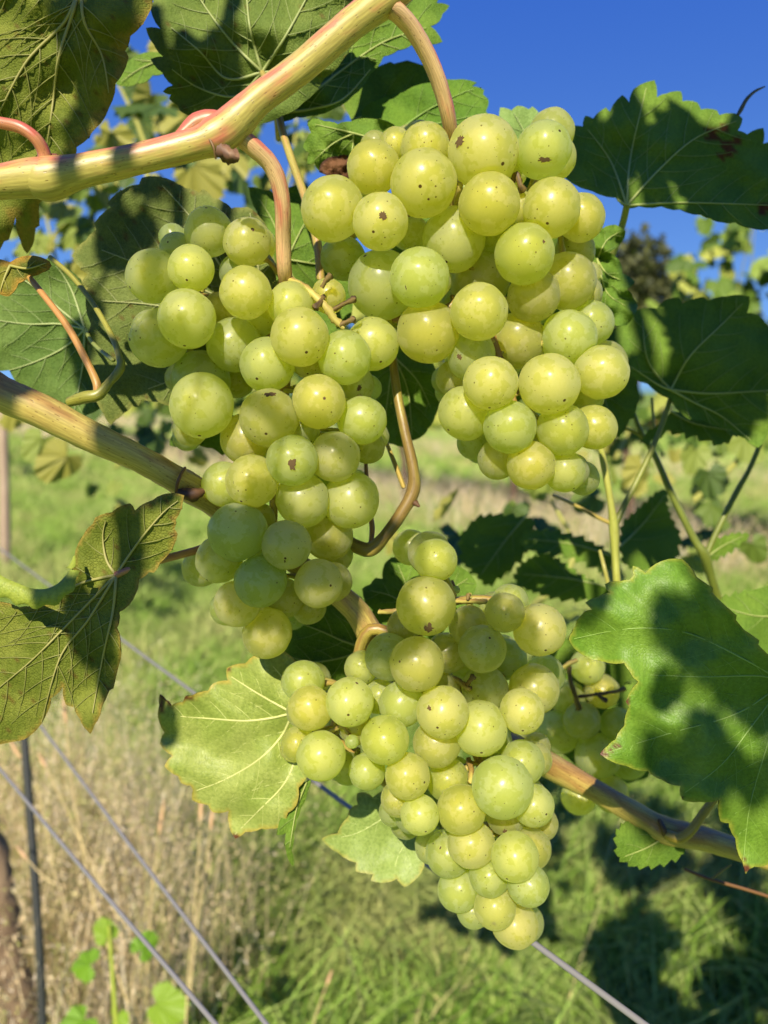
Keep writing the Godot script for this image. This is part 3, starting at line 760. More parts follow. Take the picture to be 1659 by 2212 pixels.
	leaf("olive brown leaf with a curled left lobe, lower left, pale veins", {"d": .25, "gx": -.02, "gy": .015, "heart": [251, 1242], "tint": olive, "wave": .005, "rim": 8.0, "spots": .07, "thick": 5.0,
		"edge": [398, 1070, 395, 1084, 380, 1122, 377, 1142, 384, 1154, 380, 1168, 345, 1217, 332, 1237, 322, 1236, 300, 1252, 285, 1297, 257, 1322, 252, 1357, 260, 1397, 257, 1437, 220, 1527, 202, 1570, 195, 1586, 188, 1578, 172, 1552, 160, 1527, 142, 1522, 136, 1484, 110, 1508, 100, 1544, 62, 1592, 30, 1602, -60, 1600, -70, 1300, -20, 1300, 40, 1312, 78, 1312, 110, 1304, 140, 1280, 158, 1244, 160, 1206, 180, 1156, 200, 1132, 206, 1118, 240, 1108, 280, 1087, 290, 1104, 330, 1080, 360, 1066],
		"veins": [[150, 1345, 70, 1425, -20, 1500], [244, 1320, 222, 1420, 200, 1540], [300, 1170, 350, 1110, 384, 1082], [230, 1210, 222, 1160, 228, 1125], [170, 1262, 90, 1310, -30, 1330], [190, 1340, 130, 1420, 90, 1560]], "stalk": [251, 1242, .25, 300, 1222, .252, 360, 1206, .256, 420, 1190, .266, 480, 1170, .276], "stalk_r": 9.0, "stalk_tint": [lin(178, 140, 92), lin(190, 130, 92)]})
	curled_lobe()
	leaf("pale sunlit yellow green leaf below the left cluster, browned tips", {"d": .285, "gx": -.02, "gy": .01, "heart": [632, 1540], "under": false, "tint": [lin(142, 158, 74), lin(156, 168, 88), lin(170, 156, 70), lin(192, 194, 124)], "rim": 7.0, "blots": [[352, 1506, 12], [366, 1518, 10], [404, 1510, 9], [347, 1530, 6], [510, 1808, 7], [496, 1446, 6]], "wave": .007, "thick": 4.5,
		"edge": [345, 1500, 358, 1512, 370, 1524, 395, 1517, 400, 1504, 415, 1503, 450, 1492, 460, 1477, 492, 1470, 490, 1443, 530, 1433, 565, 1408, 600, 1400, 640, 1430, 690, 1500, 690, 1600, 668, 1664, 645, 1702, 640, 1740, 622, 1756, 606, 1786, 584, 1790, 565, 1790, 530, 1797, 508, 1812, 502, 1802, 495, 1782, 494, 1752, 460, 1755, 450, 1740, 440, 1737, 415, 1728, 417, 1708, 412, 1697, 392, 1692, 385, 1677, 355, 1655, 372, 1632, 345, 1607, 355, 1582, 342, 1552, 344, 1524],
		"veins": [[580, 1552, 525, 1557, 450, 1552, 372, 1546], [608, 1590, 560, 1640, 490, 1682, 424, 1708], [640, 1620, 616, 1690, 560, 1750, 508, 1802], [560, 1500, 500, 1462], [620, 1480, 590, 1440]]})
	leaf("narrow dark folded lobe hanging at the pale leaf's right edge", {"d": .292, "gx": .08, "gy": .0, "heart": [662, 1690], "tint": green,
		"edge": [672, 1684, 664, 1712, 650, 1746, 640, 1772, 634, 1800, 630, 1838, 634, 1872, 628, 1866, 618, 1838, 618, 1800, 598, 1804, 600, 1790, 616, 1752, 630, 1722, 646, 1698], "veins": [[640, 1750, 626, 1830]], "thick": 3.0})
	leaf("shaded dark leaf behind the bottom of the left cluster", {"d": .315, "gx": .0, "gy": .02, "heart": [792, 1402], "tint": green, "thick": 4.0,
		"edge": [700, 1240, 780, 1290, 820, 1360, 815, 1430, 780, 1470, 720, 1470, 650, 1452, 604, 1424, 590, 1390, 610, 1370, 606, 1330, 640, 1290], "veins": [[740, 1384, 690, 1362, 630, 1340], [770, 1350, 756, 1310, 730, 1270], [740, 1420, 680, 1430, 630, 1420]]})
	leaf("small pale leaf with a cluster's shadow on it, left of the lowest cluster", {"d": .315, "gx": .0, "gy": -.04, "heart": [905, 1720], "under": false, "tint": [lin(140, 160, 84), lin(150, 170, 94), lin(160, 160, 80), lin(176, 188, 120)], "rim": 6.0, "thick": 3.0,
		"edge": [695, 1812, 729, 1800, 753, 1764, 755, 1748, 773, 1738, 771, 1714, 789, 1712, 806, 1722, 850, 1700, 930, 1690, 960, 1760, 940, 1840, 917, 1860, 913, 1880, 897, 1900, 874, 1916, 857, 1898, 838, 1906, 801, 1902, 806, 1888, 788, 1886, 769, 1882, 770, 1864, 730, 1842], "veins": [[840, 1760, 770, 1800, 706, 1812], [890, 1790, 860, 1850, 850, 1890]]})
	leaf("broad dark vine leaf at the upper right against the sky, one sunlit stripe", {"d": .33, "gx": -.01, "gy": -.03, "heart": [1354, 444], "tint": green, "wave": .008, "thick": 4.0, "blots": [[1540, 288, 15], [1562, 276, 10], [1572, 318, 17], [1566, 336, 12], [1590, 308, 9], [1652, 448, 14]],
		"edge": [1224, 274, 1259, 273, 1264, 250, 1281, 256, 1309, 232, 1317, 241, 1344, 205, 1359, 221, 1369, 192, 1414, 173, 1419, 210, 1439, 202, 1471, 197, 1474, 218, 1506, 221, 1514, 236, 1549, 238, 1554, 248, 1594, 246, 1604, 256, 1594, 282, 1614, 290, 1649, 276, 1649, 310, 1700, 306, 1720, 420, 1690, 500, 1659, 494, 1624, 492, 1589, 480, 1562, 480, 1534, 470, 1514, 463, 1470, 452, 1429, 446, 1380, 446, 1354, 450, 1329, 426, 1279, 412, 1219, 382, 1236, 340],
		"veins": [[1320, 350, 1270, 280], [1362, 340, 1396, 190], [1420, 370, 1500, 300, 1590, 262], [1460, 438, 1570, 440, 1680, 444], [1300, 410, 1240, 370]], "stalk": [1354, 444, .33, 1346, 480, .332, 1330, 530, .336, 1312, 575, .342], "stalk_r": 8.0, "stalk_tint": [lin(150, 164, 84)]})
	leaf("dark shaded leaf at the right edge, middle height, puckered at its left", {"d": .365, "gx": -.01, "gy": -.02, "heart": [1449, 842], "tint": green, "wave": .008, "thick": 4.0,
		"edge": [1374, 670, 1419, 666, 1436, 650, 1464, 642, 1474, 656, 1500, 646, 1519, 642, 1529, 650, 1570, 640, 1619, 640, 1614, 676, 1639, 681, 1664, 716, 1720, 760, 1730, 880, 1659, 934, 1639, 967, 1624, 960, 1609, 947, 1579, 927, 1550, 920, 1519, 908, 1490, 906, 1470, 890, 1449, 862, 1400, 830, 1349, 800, 1326, 760, 1334, 700, 1350, 680],
		"veins": [[1400, 780, 1388, 690], [1490, 770, 1560, 700, 1604, 656], [1530, 850, 1620, 846, 1710, 840], [1420, 830, 1360, 790], [1500, 870, 1560, 900, 1620, 950]]})
	leaf("crinkled small leaf right of the right cluster, half sunlit", {"d": .315, "gx": .02, "gy": -.02, "heart": [1290, 560], "tint": green, "wave": .012, "wavelength": 70.0, "thick": 3.0,
		"edge": [1262, 500, 1301, 493, 1329, 485, 1351, 500, 1348, 516, 1316, 545, 1339, 565, 1344, 590, 1371, 608, 1354, 625, 1369, 646, 1378, 662, 1354, 702, 1324, 702, 1290, 680, 1270, 640, 1256, 580], "veins": [[1310, 590, 1340, 604], [1310, 630, 1350, 660], [1310, 520, 1340, 500]]})
	leaf("large glossy bright green leaf at lower right with yellow tips", {"d": .247, "gx": -.008, "gy": .01, "heart": [1694, 1474], "under": false, "tint": [lin(104, 142, 46), lin(116, 150, 54), lin(150, 160, 60), lin(138, 168, 82)], "rim": 7.0, "blots": [[1304, 1627, 9], [1318, 1622, 5], [1334, 1610, 5], [1612, 1880, 9], [1610, 1858, 5], [1470, 1726, 5], [1352, 1520, 7], [1360, 1475, 6]], "wave": .010, "wavelength": 230.0, "thick": 3.2, "puff": .0011,
		"edge": [1229, 1382, 1236, 1366, 1244, 1352, 1246, 1340, 1254, 1332, 1262, 1322, 1279, 1318, 1270, 1308, 1264, 1302, 1290, 1290, 1318, 1280, 1306, 1262, 1340, 1256, 1359, 1253, 1369, 1242, 1367, 1222, 1394, 1238, 1429, 1212, 1474, 1208, 1504, 1247, 1554, 1297, 1609, 1362, 1659, 1414, 1730, 1440, 1760, 1600, 1740, 1850, 1659, 1868, 1630, 1872, 1618, 1878, 1611, 1888, 1608, 1876, 1604, 1862, 1589, 1812, 1574, 1778, 1556, 1774, 1554, 1728, 1510, 1732, 1474, 1728, 1470, 1698, 1429, 1683, 1400, 1666, 1354, 1655, 1296, 1629, 1312, 1612, 1329, 1598, 1349, 1568, 1359, 1527, 1352, 1516, 1379, 1473, 1359, 1448, 1349, 1432, 1299, 1428, 1254, 1412],
		"veins": [[1600, 1420, 1480, 1366, 1360, 1358, 1240, 1380], [1590, 1542, 1454, 1582, 1310, 1626], [1640, 1460, 1520, 1462, 1404, 1458], [1660, 1600, 1620, 1740, 1606, 1860], [1630, 1560, 1560, 1650, 1480, 1712]]})
	leaf("sunlit small leaf with a brown patch left of the right cluster's top", {"d": .31, "gx": .02, "gy": .02, "heart": [765, 288], "tint": green, "wave": .008, "wavelength": 80.0, "thick": 3.0,
		"edge": [664, 262, 676, 256, 700, 262, 730, 268, 758, 262, 800, 256, 850, 270, 870, 300, 840, 340, 790, 360, 760, 390, 720, 376, 690, 370, 680, 352, 664, 354, 668, 330, 655, 318, 662, 300, 672, 286], "veins": [[720, 310, 680, 345], [730, 280, 680, 268], [760, 330, 750, 370], [810, 300, 850, 310]]})
	dead_patch()
	leaf("bright green leaf behind the right cluster's stalk", {"d": .335, "gx": .0, "gy": -.04, "heart": [850, 290], "tint": [lin(104, 138, 46), lin(90, 126, 40), lin(150, 160, 70), lin(130, 158, 72)], "wave": .008, "thick": 3.0,
		"edge": [800, 300, 780, 240, 812, 218, 870, 200, 930, 178, 980, 172, 1030, 178, 1020, 186, 1046, 194, 1044, 204, 1056, 218, 1050, 240, 1060, 260, 1020, 290, 960, 310], "veins": [[920, 240, 1000, 200, 1040, 190], [930, 270, 1000, 255, 1050, 245]]})
	leaf("pale green leaf tip between the two top right grapes and the sky", {"d": .33, "gx": .0, "gy": -.03, "heart": [1150, 320], "tint": [lin(128, 156, 84), lin(140, 166, 94), lin(150, 160, 84), lin(160, 178, 110)], "thick": 2.6,
		"edge": [1070, 310, 1080, 232, 1105, 238, 1120, 228, 1142, 236, 1150, 230, 1164, 244, 1186, 250, 1192, 262, 1230, 300, 1220, 370, 1160, 380], "veins": [[1130, 280, 1110, 244], [1164, 280, 1176, 256]]})
	leaf("small sunlit leaf with pointed teeth beside the sky at upper left", {"d": .36, "gx": .0, "gy": .0, "heart": [345, 130], "tint": green, "thick": 2.6,
		"edge": [250, 182, 262, 160, 270, 140, 300, 118, 330, 112, 360, 120, 380, 150, 350, 160, 330, 162, 312, 178, 296, 180, 280, 186], "veins": [[300, 150, 262, 176], [320, 132, 290, 128]]})
	leaf("dark leaf between the left cluster's stalk and the right cluster", {"d": .335, "gx": .0, "gy": .03, "heart": [620, 560], "tint": green, "thick": 3.0,
		"edge": [538, 404, 566, 410, 600, 420, 640, 400, 700, 420, 760, 470, 770, 560, 760, 680, 700, 740, 600, 690, 560, 600, 540, 520, 556, 460], "veins": [[660, 480, 700, 440], [680, 570, 740, 580], [590, 480, 560, 430], [640, 610, 680, 640]]})
	leaf("leaf added behind the right cluster to close the bright gaps between its grapes", {"d": .335, "gx": .02, "gy": .02, "heart": [1000, 400], "tint": green, "thick": 3.0,  # added backing leaf, keeps bright sky out of the gaps
		"edge": [850, 420, 900, 350, 980, 330, 1100, 340, 1190, 400, 1220, 520, 1210, 660, 1180, 790, 1120, 870, 1040, 820, 960, 740, 900, 660, 850, 560], "veins": [[1060, 560, 1110, 800], [960, 520, 900, 600], [1090, 460, 1190, 560]]})
	leaf("dark leaf hanging between the clusters beside the hooked shoot", {"d": .345, "gx": .0, "gy": .02, "heart": [850, 770], "tint": green, "thick": 3.0,
		"edge": [800, 760, 860, 740, 930, 770, 950, 850, 940, 900, 925, 926, 915, 940, 890, 952, 878, 966, 850, 960, 820, 950, 812, 900, 806, 840], "veins": [[880, 840, 890, 940], [900, 820, 930, 880], [840, 840, 830, 920]]})
	leaf("small dark leaf tip under the left edge of the left cluster", {"d": .30, "gx": .0, "gy": .0, "heart": [480, 900], "tint": green, "thick": 2.6,
		"edge": [366, 962, 372, 940, 382, 912, 420, 890, 500, 890, 520, 950, 480, 984, 470, 976, 458, 968, 430, 962, 400, 966], "veins": [[430, 930, 380, 956]]})
	leaf("dark leaf behind the top grape of the lowest cluster", {"d": .335, "gx": .0, "gy": .0, "heart": [900, 1330], "tint": green, "thick": 3.0,
		"edge": [782, 1272, 800, 1262, 812, 1248, 826, 1250, 830, 1220, 846, 1204, 870, 1206, 900, 1212, 940, 1220, 980, 1222, 1004, 1230, 1020, 1246, 1030, 1262, 1018, 1290, 980, 1330, 920, 1400, 840, 1370, 800, 1320], "veins": [[850, 1290, 800, 1276], [880, 1270, 860, 1220], [950, 1290, 1010, 1250]]})
	var shade := [["blurred dark leaf with sunlit spots between the right and lowest clusters", [994, 1160, 1010, 1140, 1030, 1118, 1070, 1112, 1120, 1116, 1154, 1124, 1150, 1160, 1130, 1200, 1090, 1240, 1050, 1266, 1030, 1240, 1000, 1216], [1140, 1110], .40, [[1090, 1170, 1040, 1240]]],
		["dark drooping leaf under the upright pale shoot, right of the lowest cluster", [1109, 1250, 1124, 1220, 1150, 1204, 1180, 1196, 1216, 1216, 1250, 1240, 1290, 1262, 1316, 1272, 1330, 1250, 1320, 1288, 1260, 1296, 1200, 1292, 1160, 1280, 1130, 1270], [1318, 1268], .37, [[1230, 1250, 1130, 1240]]],
		["dark spreading leaf just left of the upright pale shoot", [1130, 1150, 1170, 1146, 1220, 1152, 1270, 1168, 1310, 1190, 1330, 1210, 1310, 1236, 1260, 1212, 1210, 1196, 1150, 1190, 1124, 1176], [1318, 1200], .385, [[1240, 1176, 1140, 1164]]],
		["dark pointed leaf standing right of the upright pale shoot's fork", [1338, 1170, 1346, 1130, 1372, 1106, 1400, 1080, 1424, 1060, 1444, 1058, 1440, 1090, 1450, 1120, 1470, 1160, 1460, 1210, 1400, 1230, 1350, 1220], [1340, 1180], .385, [[1390, 1130, 1436, 1070]]],
		["small dark leaf beside the forked shoot near the right edge", [1514, 1210, 1530, 1180, 1560, 1160, 1590, 1152, 1620, 1154, 1600, 1176, 1570, 1196, 1540, 1212], [1522, 1208], .43, [[1560, 1180, 1606, 1158]]],
		["dark leaf behind the bright leaf at the right edge", [1540, 1300, 1580, 1286, 1620, 1276, 1700, 1270, 1720, 1380, 1660, 1420, 1600, 1380, 1560, 1340], [1700, 1330], .37, [[1630, 1330, 1560, 1310]]],
		["dim round leaf under the tan cane at lower right", [1330, 1800, 1350, 1776, 1400, 1780, 1450, 1800, 1490, 1820, 1470, 1850, 1420, 1870, 1370, 1872, 1334, 1850], [1450, 1800], .32, [[1400, 1830, 1350, 1850]]],
		["dim leaf behind the lowest cluster, over the small dark cluster", [1130, 1440, 1200, 1390, 1280, 1380, 1350, 1400, 1380, 1440, 1330, 1500, 1240, 1510, 1160, 1500], [1370, 1420], .41, [[1280, 1440, 1180, 1460]]],
		["dim leaf filling the shade behind the small dark cluster", [1180, 1500, 1260, 1480, 1340, 1470, 1420, 1500, 1430, 1600, 1400, 1680, 1320, 1690, 1240, 1650, 1190, 1590], [1400, 1520], .42, [[1320, 1580, 1230, 1620]]],
		["shaded leaf behind the right cluster's lower right grapes", [1240, 700, 1300, 690, 1370, 760, 1380, 860, 1350, 930, 1290, 950, 1230, 900], [1260, 760], .40, [[1300, 840, 1320, 920]]],
		["dim leaf behind the top of the right cluster", [740, 220, 800, 150, 880, 130, 960, 170, 960, 300, 900, 360, 800, 340], [760, 260], .36, [[840, 230, 930, 190]]],
		["dark leaf low between the bright leaf and the right edge leaf", [1380, 960, 1450, 890, 1540, 900, 1600, 930, 1560, 960, 1500, 940, 1440, 930], [1450, 890], .40, [[1500, 915, 1580, 930]]]]
	for k in shade.size():
		leaf(shade[k][0], {"d": shade[k][3] + (.10 if k < 4 else 0.0), "gx": [.05, -.04, .03][k % 3], "gy": [-.03, .05, -.05][k % 3], "heart": shade[k][2], "tint": green, "saw": true, "edge": shade[k][1], "veins": shade[k][4], "thick": 3.0})


func curled_lobe():
	# the lobe that rolls up and shows its bright upper side: a curved strip along the fold
	var t: Node3D = get_node("vine_leaf_006")
	var b := Bag.new(); var first := true
	var line := spline(path([-30, 1228, .243, 0, 1254, .242, 40, 1272, .241, 75, 1283, .240, 110, 1280, .239, 138, 1262, .240, 156, 1232, .243, 162, 1200, .247]), [34, 34, 33, 32, 30, 26, 18, 4], 5)
	for i in line.size():
		var p: Vector3 = line[i][0]; var w: float = line[i][1] * 0.00015
		var dir: Vector3 = (line[mini(i + 1, line.size() - 1)][0] - line[maxi(i - 1, 0)][0]).normalized()
		var back := -eye.basis.z; var up := dir.cross(back).normalized()
		if up.y > 0.0: up = -up
		for k in 9:
			var a := lerpf(-1.25, 1.25, k / 8.0)
			var ripple := 1.0 + 0.15 * sin(i * 1.3) * (k / 8.0)
			b.v.append(p + (up * (0.25 + sin(a) * 0.62) * ripple - back * cos(a) * 0.4) * w - t.position); b.n.append(-back)
			var c := lin(136, 156, 54).lerp(lin(160, 168, 72), 0.5 + 0.5 * fine.get_noise_3dv(p * 300.0 + Vector3(k, 0, 0)))
			b.col.append(c); b.uv.append(Vector2(k / 8.0, i * 0.2))
	for i in line.size() - 1:
		for k in 8:
			var q := i * 9 + k
			b.idx.append_array(PackedInt32Array([q, q + 1, q + 9, q + 1, q + 10, q + 9]))
	var st := SurfaceTool.new(); st.create_from(mesh_of(b), 0); st.generate_normals()
	part("curled_lobe", st.commit(), M.leaf_upper, t, "rolled lobe showing the bright upper side")


func dead_patch():
	# the brown withered corner of the small leaf by the right cluster
	var t: Node3D = get_node("vine_leaf_%03d" % used["vine_leaf"])
	var s := Sheet.new(); s.d = .303; s.at_ = Vector2(725, 355); s.wave = .004; s.wavelength = 30.0; s.salt = 77.0
	part("withered_patch", blade(s, toothed([690, 372, 694, 352, 706, 342, 730, 338, 752, 336, 760, 350, 756, 384, 738, 386, 726, 382, 714, 384, 704, 378]), t.position, lin(120, 84, 58), lin(84, 56, 40), lin(70, 48, 34), 6.0, 0.0, 5.0), M.leaf_under, t, "withered brown corner")


# ---------------------------------------------------------------- grape clusters

var balls := []

func make_balls():
	for k in 4: balls.append(ball(k, []))


func ball(k: int, touches: Array) -> ArrayMesh:
	# a berry one unit in radius, slightly long and uneven, stalk end up; touches: [direction, distance] of the flats where neighbours press
	var b := Bag.new(); var nu := 40; var nv := 24
	for j in nv + 1:
		for i in nu + 1:
			var la := PI * j / nv; var lo := TAU * i / nu
			var n := Vector3(sin(la) * cos(lo), cos(la), sin(la) * sin(lo))
			var r: float = 1.0 + 0.03 * soft.get_noise_3dv(n * 1.1 + Vector3(k * 9.0, 0, 0)) + [0.0, 0.03, -0.03, 0.05][k % 4] * n.y * n.y
			if la < 0.2: r -= 0.04 * (1.0 - la / 0.2)
			var v := n * r
			for c in touches:
				var over: float = v.dot(c[0]) - c[1] + 0.05
				if over > 0.0: v -= c[0] * (over - 0.05 * (1.0 - exp(-over / 0.05)))
			b.v.append(v); b.uv.append(Vector2(float(i) / nu, float(j) / nv))
	b.n.resize(b.v.size())
	for j in nv:
		for i in nu:
			var q := j * (nu + 1) + i
			for f in [[q, q + nu + 1, q + 1], [q + 1, q + nu + 1, q + nu + 2]]:
				b.idx.append_array(PackedInt32Array(f))
				var g := (b.v[f[2]] - b.v[f[0]]).cross(b.v[f[1]] - b.v[f[0]])
				for x in f: b.n[x] += g
	for j in nv + 1:
		var q := j * (nu + 1); var m := b.n[q] + b.n[q + nu]; b.n[q] = m; b.n[q + nu] = m
	for x in b.n.size():
		if b.n[x].dot(b.v[x]) < 0.0: b.n[x] = -b.n[x]
		b.n[x] = b.n[x].normalized() if b.n[x].length() > 1e-9 else b.v[x].normalized()
	for i in nu + 1: b.n[i] = Vector3.UP; b.n[nv * (nu + 1) + i] = Vector3.DOWN
	return arrays(b.v, b.n, b.idx, PackedColorArray(), b.uv)


func scar_mesh(center: Vector3, r: float, dir: Vector3, size: float, seed_: int, long: float) -> ArrayMesh:
	# a ragged corky patch that lies on the skin, a little proud of it
	var b := Bag.new(); var rr := RandomNumberGenerator.new(); rr.seed = seed_
	var x := dir.cross(Vector3.UP).normalized(); var y := x.cross(dir); var turn := rr.randf() * TAU
	for k in 23:
		var p := Vector2.ZERO
		if k > 0: p = Vector2(cos(k * TAU / 22.0) * long, sin(k * TAU / 22.0)).rotated(turn) * size * (rr.randf_range(0.55, 1.2) if k % 2 else rr.randf_range(0.5, 0.95))
		var n := (dir + x * p.x + y * p.y).normalized()
		b.v.append(n * r * (1.022 if k == 0 else 1.012)); b.n.append(n); b.col.append(Color.WHITE); b.uv.append(p)
	for k in range(1, 23): b.idx.append_array(PackedInt32Array([0, k, 1 + k % 22]))
	return arrays(b.v, b.n, b.idx)


func cluster(label: String, list: Array, base: float, axis: Array, bulge: float, fill: int, scars: Dictionary, bare: Array, stalk: Array, stalk_r: float, stalk_tint: Array, group: String) -> Node3D:
	# list: x, y, radius on the full-size photograph, front to back; axis: the rachis as x, y on the sheet
	if balls.is_empty(): make_balls()
	var spots := []
	var half := 0.0; var mean := Vector2.ZERO; var n := list.size() / 3
	var line := []
	for k in range(0, axis[0].size(), 2): line.append(Vector2(axis[0][k], axis[0][k + 1]))
	var limbs := []
	for branch in axis:
		for k in range(0, branch.size() - 2, 2): limbs.append([Vector2(branch[k], branch[k + 1]), Vector2(branch[k + 2], branch[k + 3])])
	for k in n:
		var x: float = list[k * 3] * 0.6636; var y: float = list[k * 3 + 1] * 0.6636; var rp: float = list[k * 3 + 2] * 0.6636
		if list[k * 3 + 2] < 56: rp = 37.0
		var gap := 1e9; var foot := Vector2.ZERO
		for limb in limbs:
			var q := Geometry2D.get_closest_point_to_segment(Vector2(x, y), limb[0], limb[1])
			if q.distance_to(Vector2(x, y)) < gap: gap = q.distance_to(Vector2(x, y)); foot = q
		var d := base + bulge * pow(gap / 200.0, 2.0)
		for j in spots.size():
			var far: float = Vector2(x, y).distance_to(spots[j][4]) / (rp + spots[j][5])
			if far < 0.93: d = maxf(d, spots[j][3] + (0.0045 if rp < 40.0 else 0.0012))
		if rp < 40.0: d = maxf(d, base + 0.012)
		var p := at(x, y, d); var r := rp / focal * d
		for go in 160:
			var hit := false
			for o in spots:
				if p.distance_to(o[0]) < 0.90 * (r + o[1]): hit = true; break
			if not hit: break
			d += 0.0005; p = at(x, y, d); r = rp / focal * d
		spots.append([p, r, foot, d, Vector2(x, y), rp])
	# berries on the far side
	var r0 := RandomNumberGenerator.new(); r0.seed = n * 17
	var tries := 0; var more := []
	while more.size() < fill and tries < 9000:
		tries += 1
		var o: Array = spots[r0.randi() % n]
		var d: float = o[3] + r0.randf_range(0.010, 0.034)
		var f := flat(o[0]) + Vector2(r0.randfn(), r0.randfn()) * 18.0
		var p := at(f.x, f.y, d); var r := minf(0.0082 if more.size() % 2 else 0.0062, o[1] / o[3] * d * 0.82)
		var ok := true
		for q in spots + more:
			if p.distance_to(q[0]) < 0.88 * (r + q[1]): ok = false; break
		if ok: more.append([p, r, o[2], d])
	var deep := base + 0.022
	var t := thing("grape_cluster", at(line[0].x, line[0].y, deep), label, "grapes", group)
	var origin := t.position
	# stalk, rachis and the little stalks
	var sp := path(stalk); var sr := []
	for k in sp.size(): sr.append(stalk_r * lerpf(1.0, 0.8, float(k) / sp.size()))
	if sp.size() > 1: part("stalk", tube(sp, sr, 16, 6, stalk_tint, 0.05, origin), M.cane, t)
	var rp2 := []; var rr := []
	if sp.size() > 1: rp2.append(sp[-1]); rr.append(0.0022)
	for k in line.size(): rp2.append(at(line[k].x, line[k].y, deep)); rr.append(lerpf(0.0021, 0.0011, float(k) / line.size()))
	part("rachis", tube(rp2, rr, 10, 5, [lin(170, 158, 74), lin(150, 118, 62)], 0.15, origin), M.cane, t)
	for k in range(1, axis.size()):
		var side := []; var sr2 := []
		for j in range(0, axis[k].size(), 2): side.append(at(axis[k][j], axis[k][j + 1], deep)); sr2.append(0.0014)
		part("rachis_branch", tube(side, sr2, 9, 5, [lin(170, 158, 74), lin(150, 118, 62)], 0.15, origin), M.cane, t)
	var pb := Bag.new()
	for o in spots + more:
		var root := at(o[2].x, o[2].y - 14.0, deep)
		var to: Vector3 = o[0] + (root - o[0]).normalized() * o[1] * 0.93
		var mid := root.lerp(to, 0.6) + Vector3(0, 0.0012, 0)
		if root.distance_to(to) > 0.001: tube_into(pb, [root, mid, to], [0.0009, 0.0008, 0.0014], 7, 4, [lin(168, 166, 72), lin(150, 128, 64)], 0.2, origin)
	part("berry_stalks", mesh_of(pb), M.stalk, t).set_meta("kind", "stuff")
	for k in range(0, bare.size()):
		var bp := path(bare[k][1]); var br := []
		for i in bp.size(): br.append(bare[k][0] * 0.8)
		if bare[k].size() > 2: br[-1] *= 1.6
		part("bare_stalk", tube(bp, br, 10, 5, [lin(178, 168, 84), lin(140, 112, 60)] if bare[k].size() < 3 else [lin(120, 100, 54), lin(64, 48, 32)], 0.6, origin), M.stalk, t, "bare rachis branch whose berries are gone" if k == 0 else "")
	var all := spots + more
	for k in all.size():
		var o: Array = all[k]
		var tip: Vector3 = (o[0] - at(o[2].x, o[2].y - 20.0, deep)).normalized() + Vector3(r0.randfn(0, 0.25), r0.randfn(-0.55, 0.3), r0.randfn(0.0, 0.3))
		tip = tip.normalized()
		var yv := -tip; var xv := yv.cross(Vector3(0.3, 0.2, 1.0)).normalized(); var zv := xv.cross(yv)
		var g := part("grape", balls[r0.randi() % 4], M["grape_%d" % (r0.randi() % 15)], t)
		g.transform = Transform3D(Basis(xv, yv, zv).rotated(tip, r0.randf() * TAU).scaled_local(Vector3.ONE * o[1]), o[0] - origin)
		if k < n:
			var touches := []; var back := g.basis.inverse()
			for q in all:
				var gap: Vector3 = q[0] - o[0]; var l := gap.length()
				if l > 0.0 and l < o[1] + q[1]: touches.append([(back * gap).normalized(), (l * l + o[1] * o[1] - q[1] * q[1]) / (2.0 * l) / o[1] - 0.004])
			g.mesh = ball(r0.randi() % 4, touches)
			var fl := part("flesh_glow", balls[1], M.grape_flesh_glow, g); fl.scale = Vector3.ONE * 0.52  # small yellow flesh core, its colour stands in for the glow inside
			if scars.has(k):
				var sc: Array = scars[k]      # offset on the berry's face (in radii), size, length, words
				var z := sqrt(maxf(0.05, 1.0 - sc[0] * sc[0] - sc[1] * sc[1]))
				var toward: Vector3 = (eye.origin - o[0]).normalized(); var sx := eye.basis.x; var sy := toward.cross(sx).normalized()
				var dir: Vector3 = (sx * sc[0] + sy * sc[1] + toward * z).normalized()
				var m := part("scar", scar_mesh(o[0], 1.0, (g.basis.inverse() * dir).normalized(), sc[2] * 0.78, k + 3, sc[3]), M.scar, g)
				g.set_meta("label", sc[4])
	return t


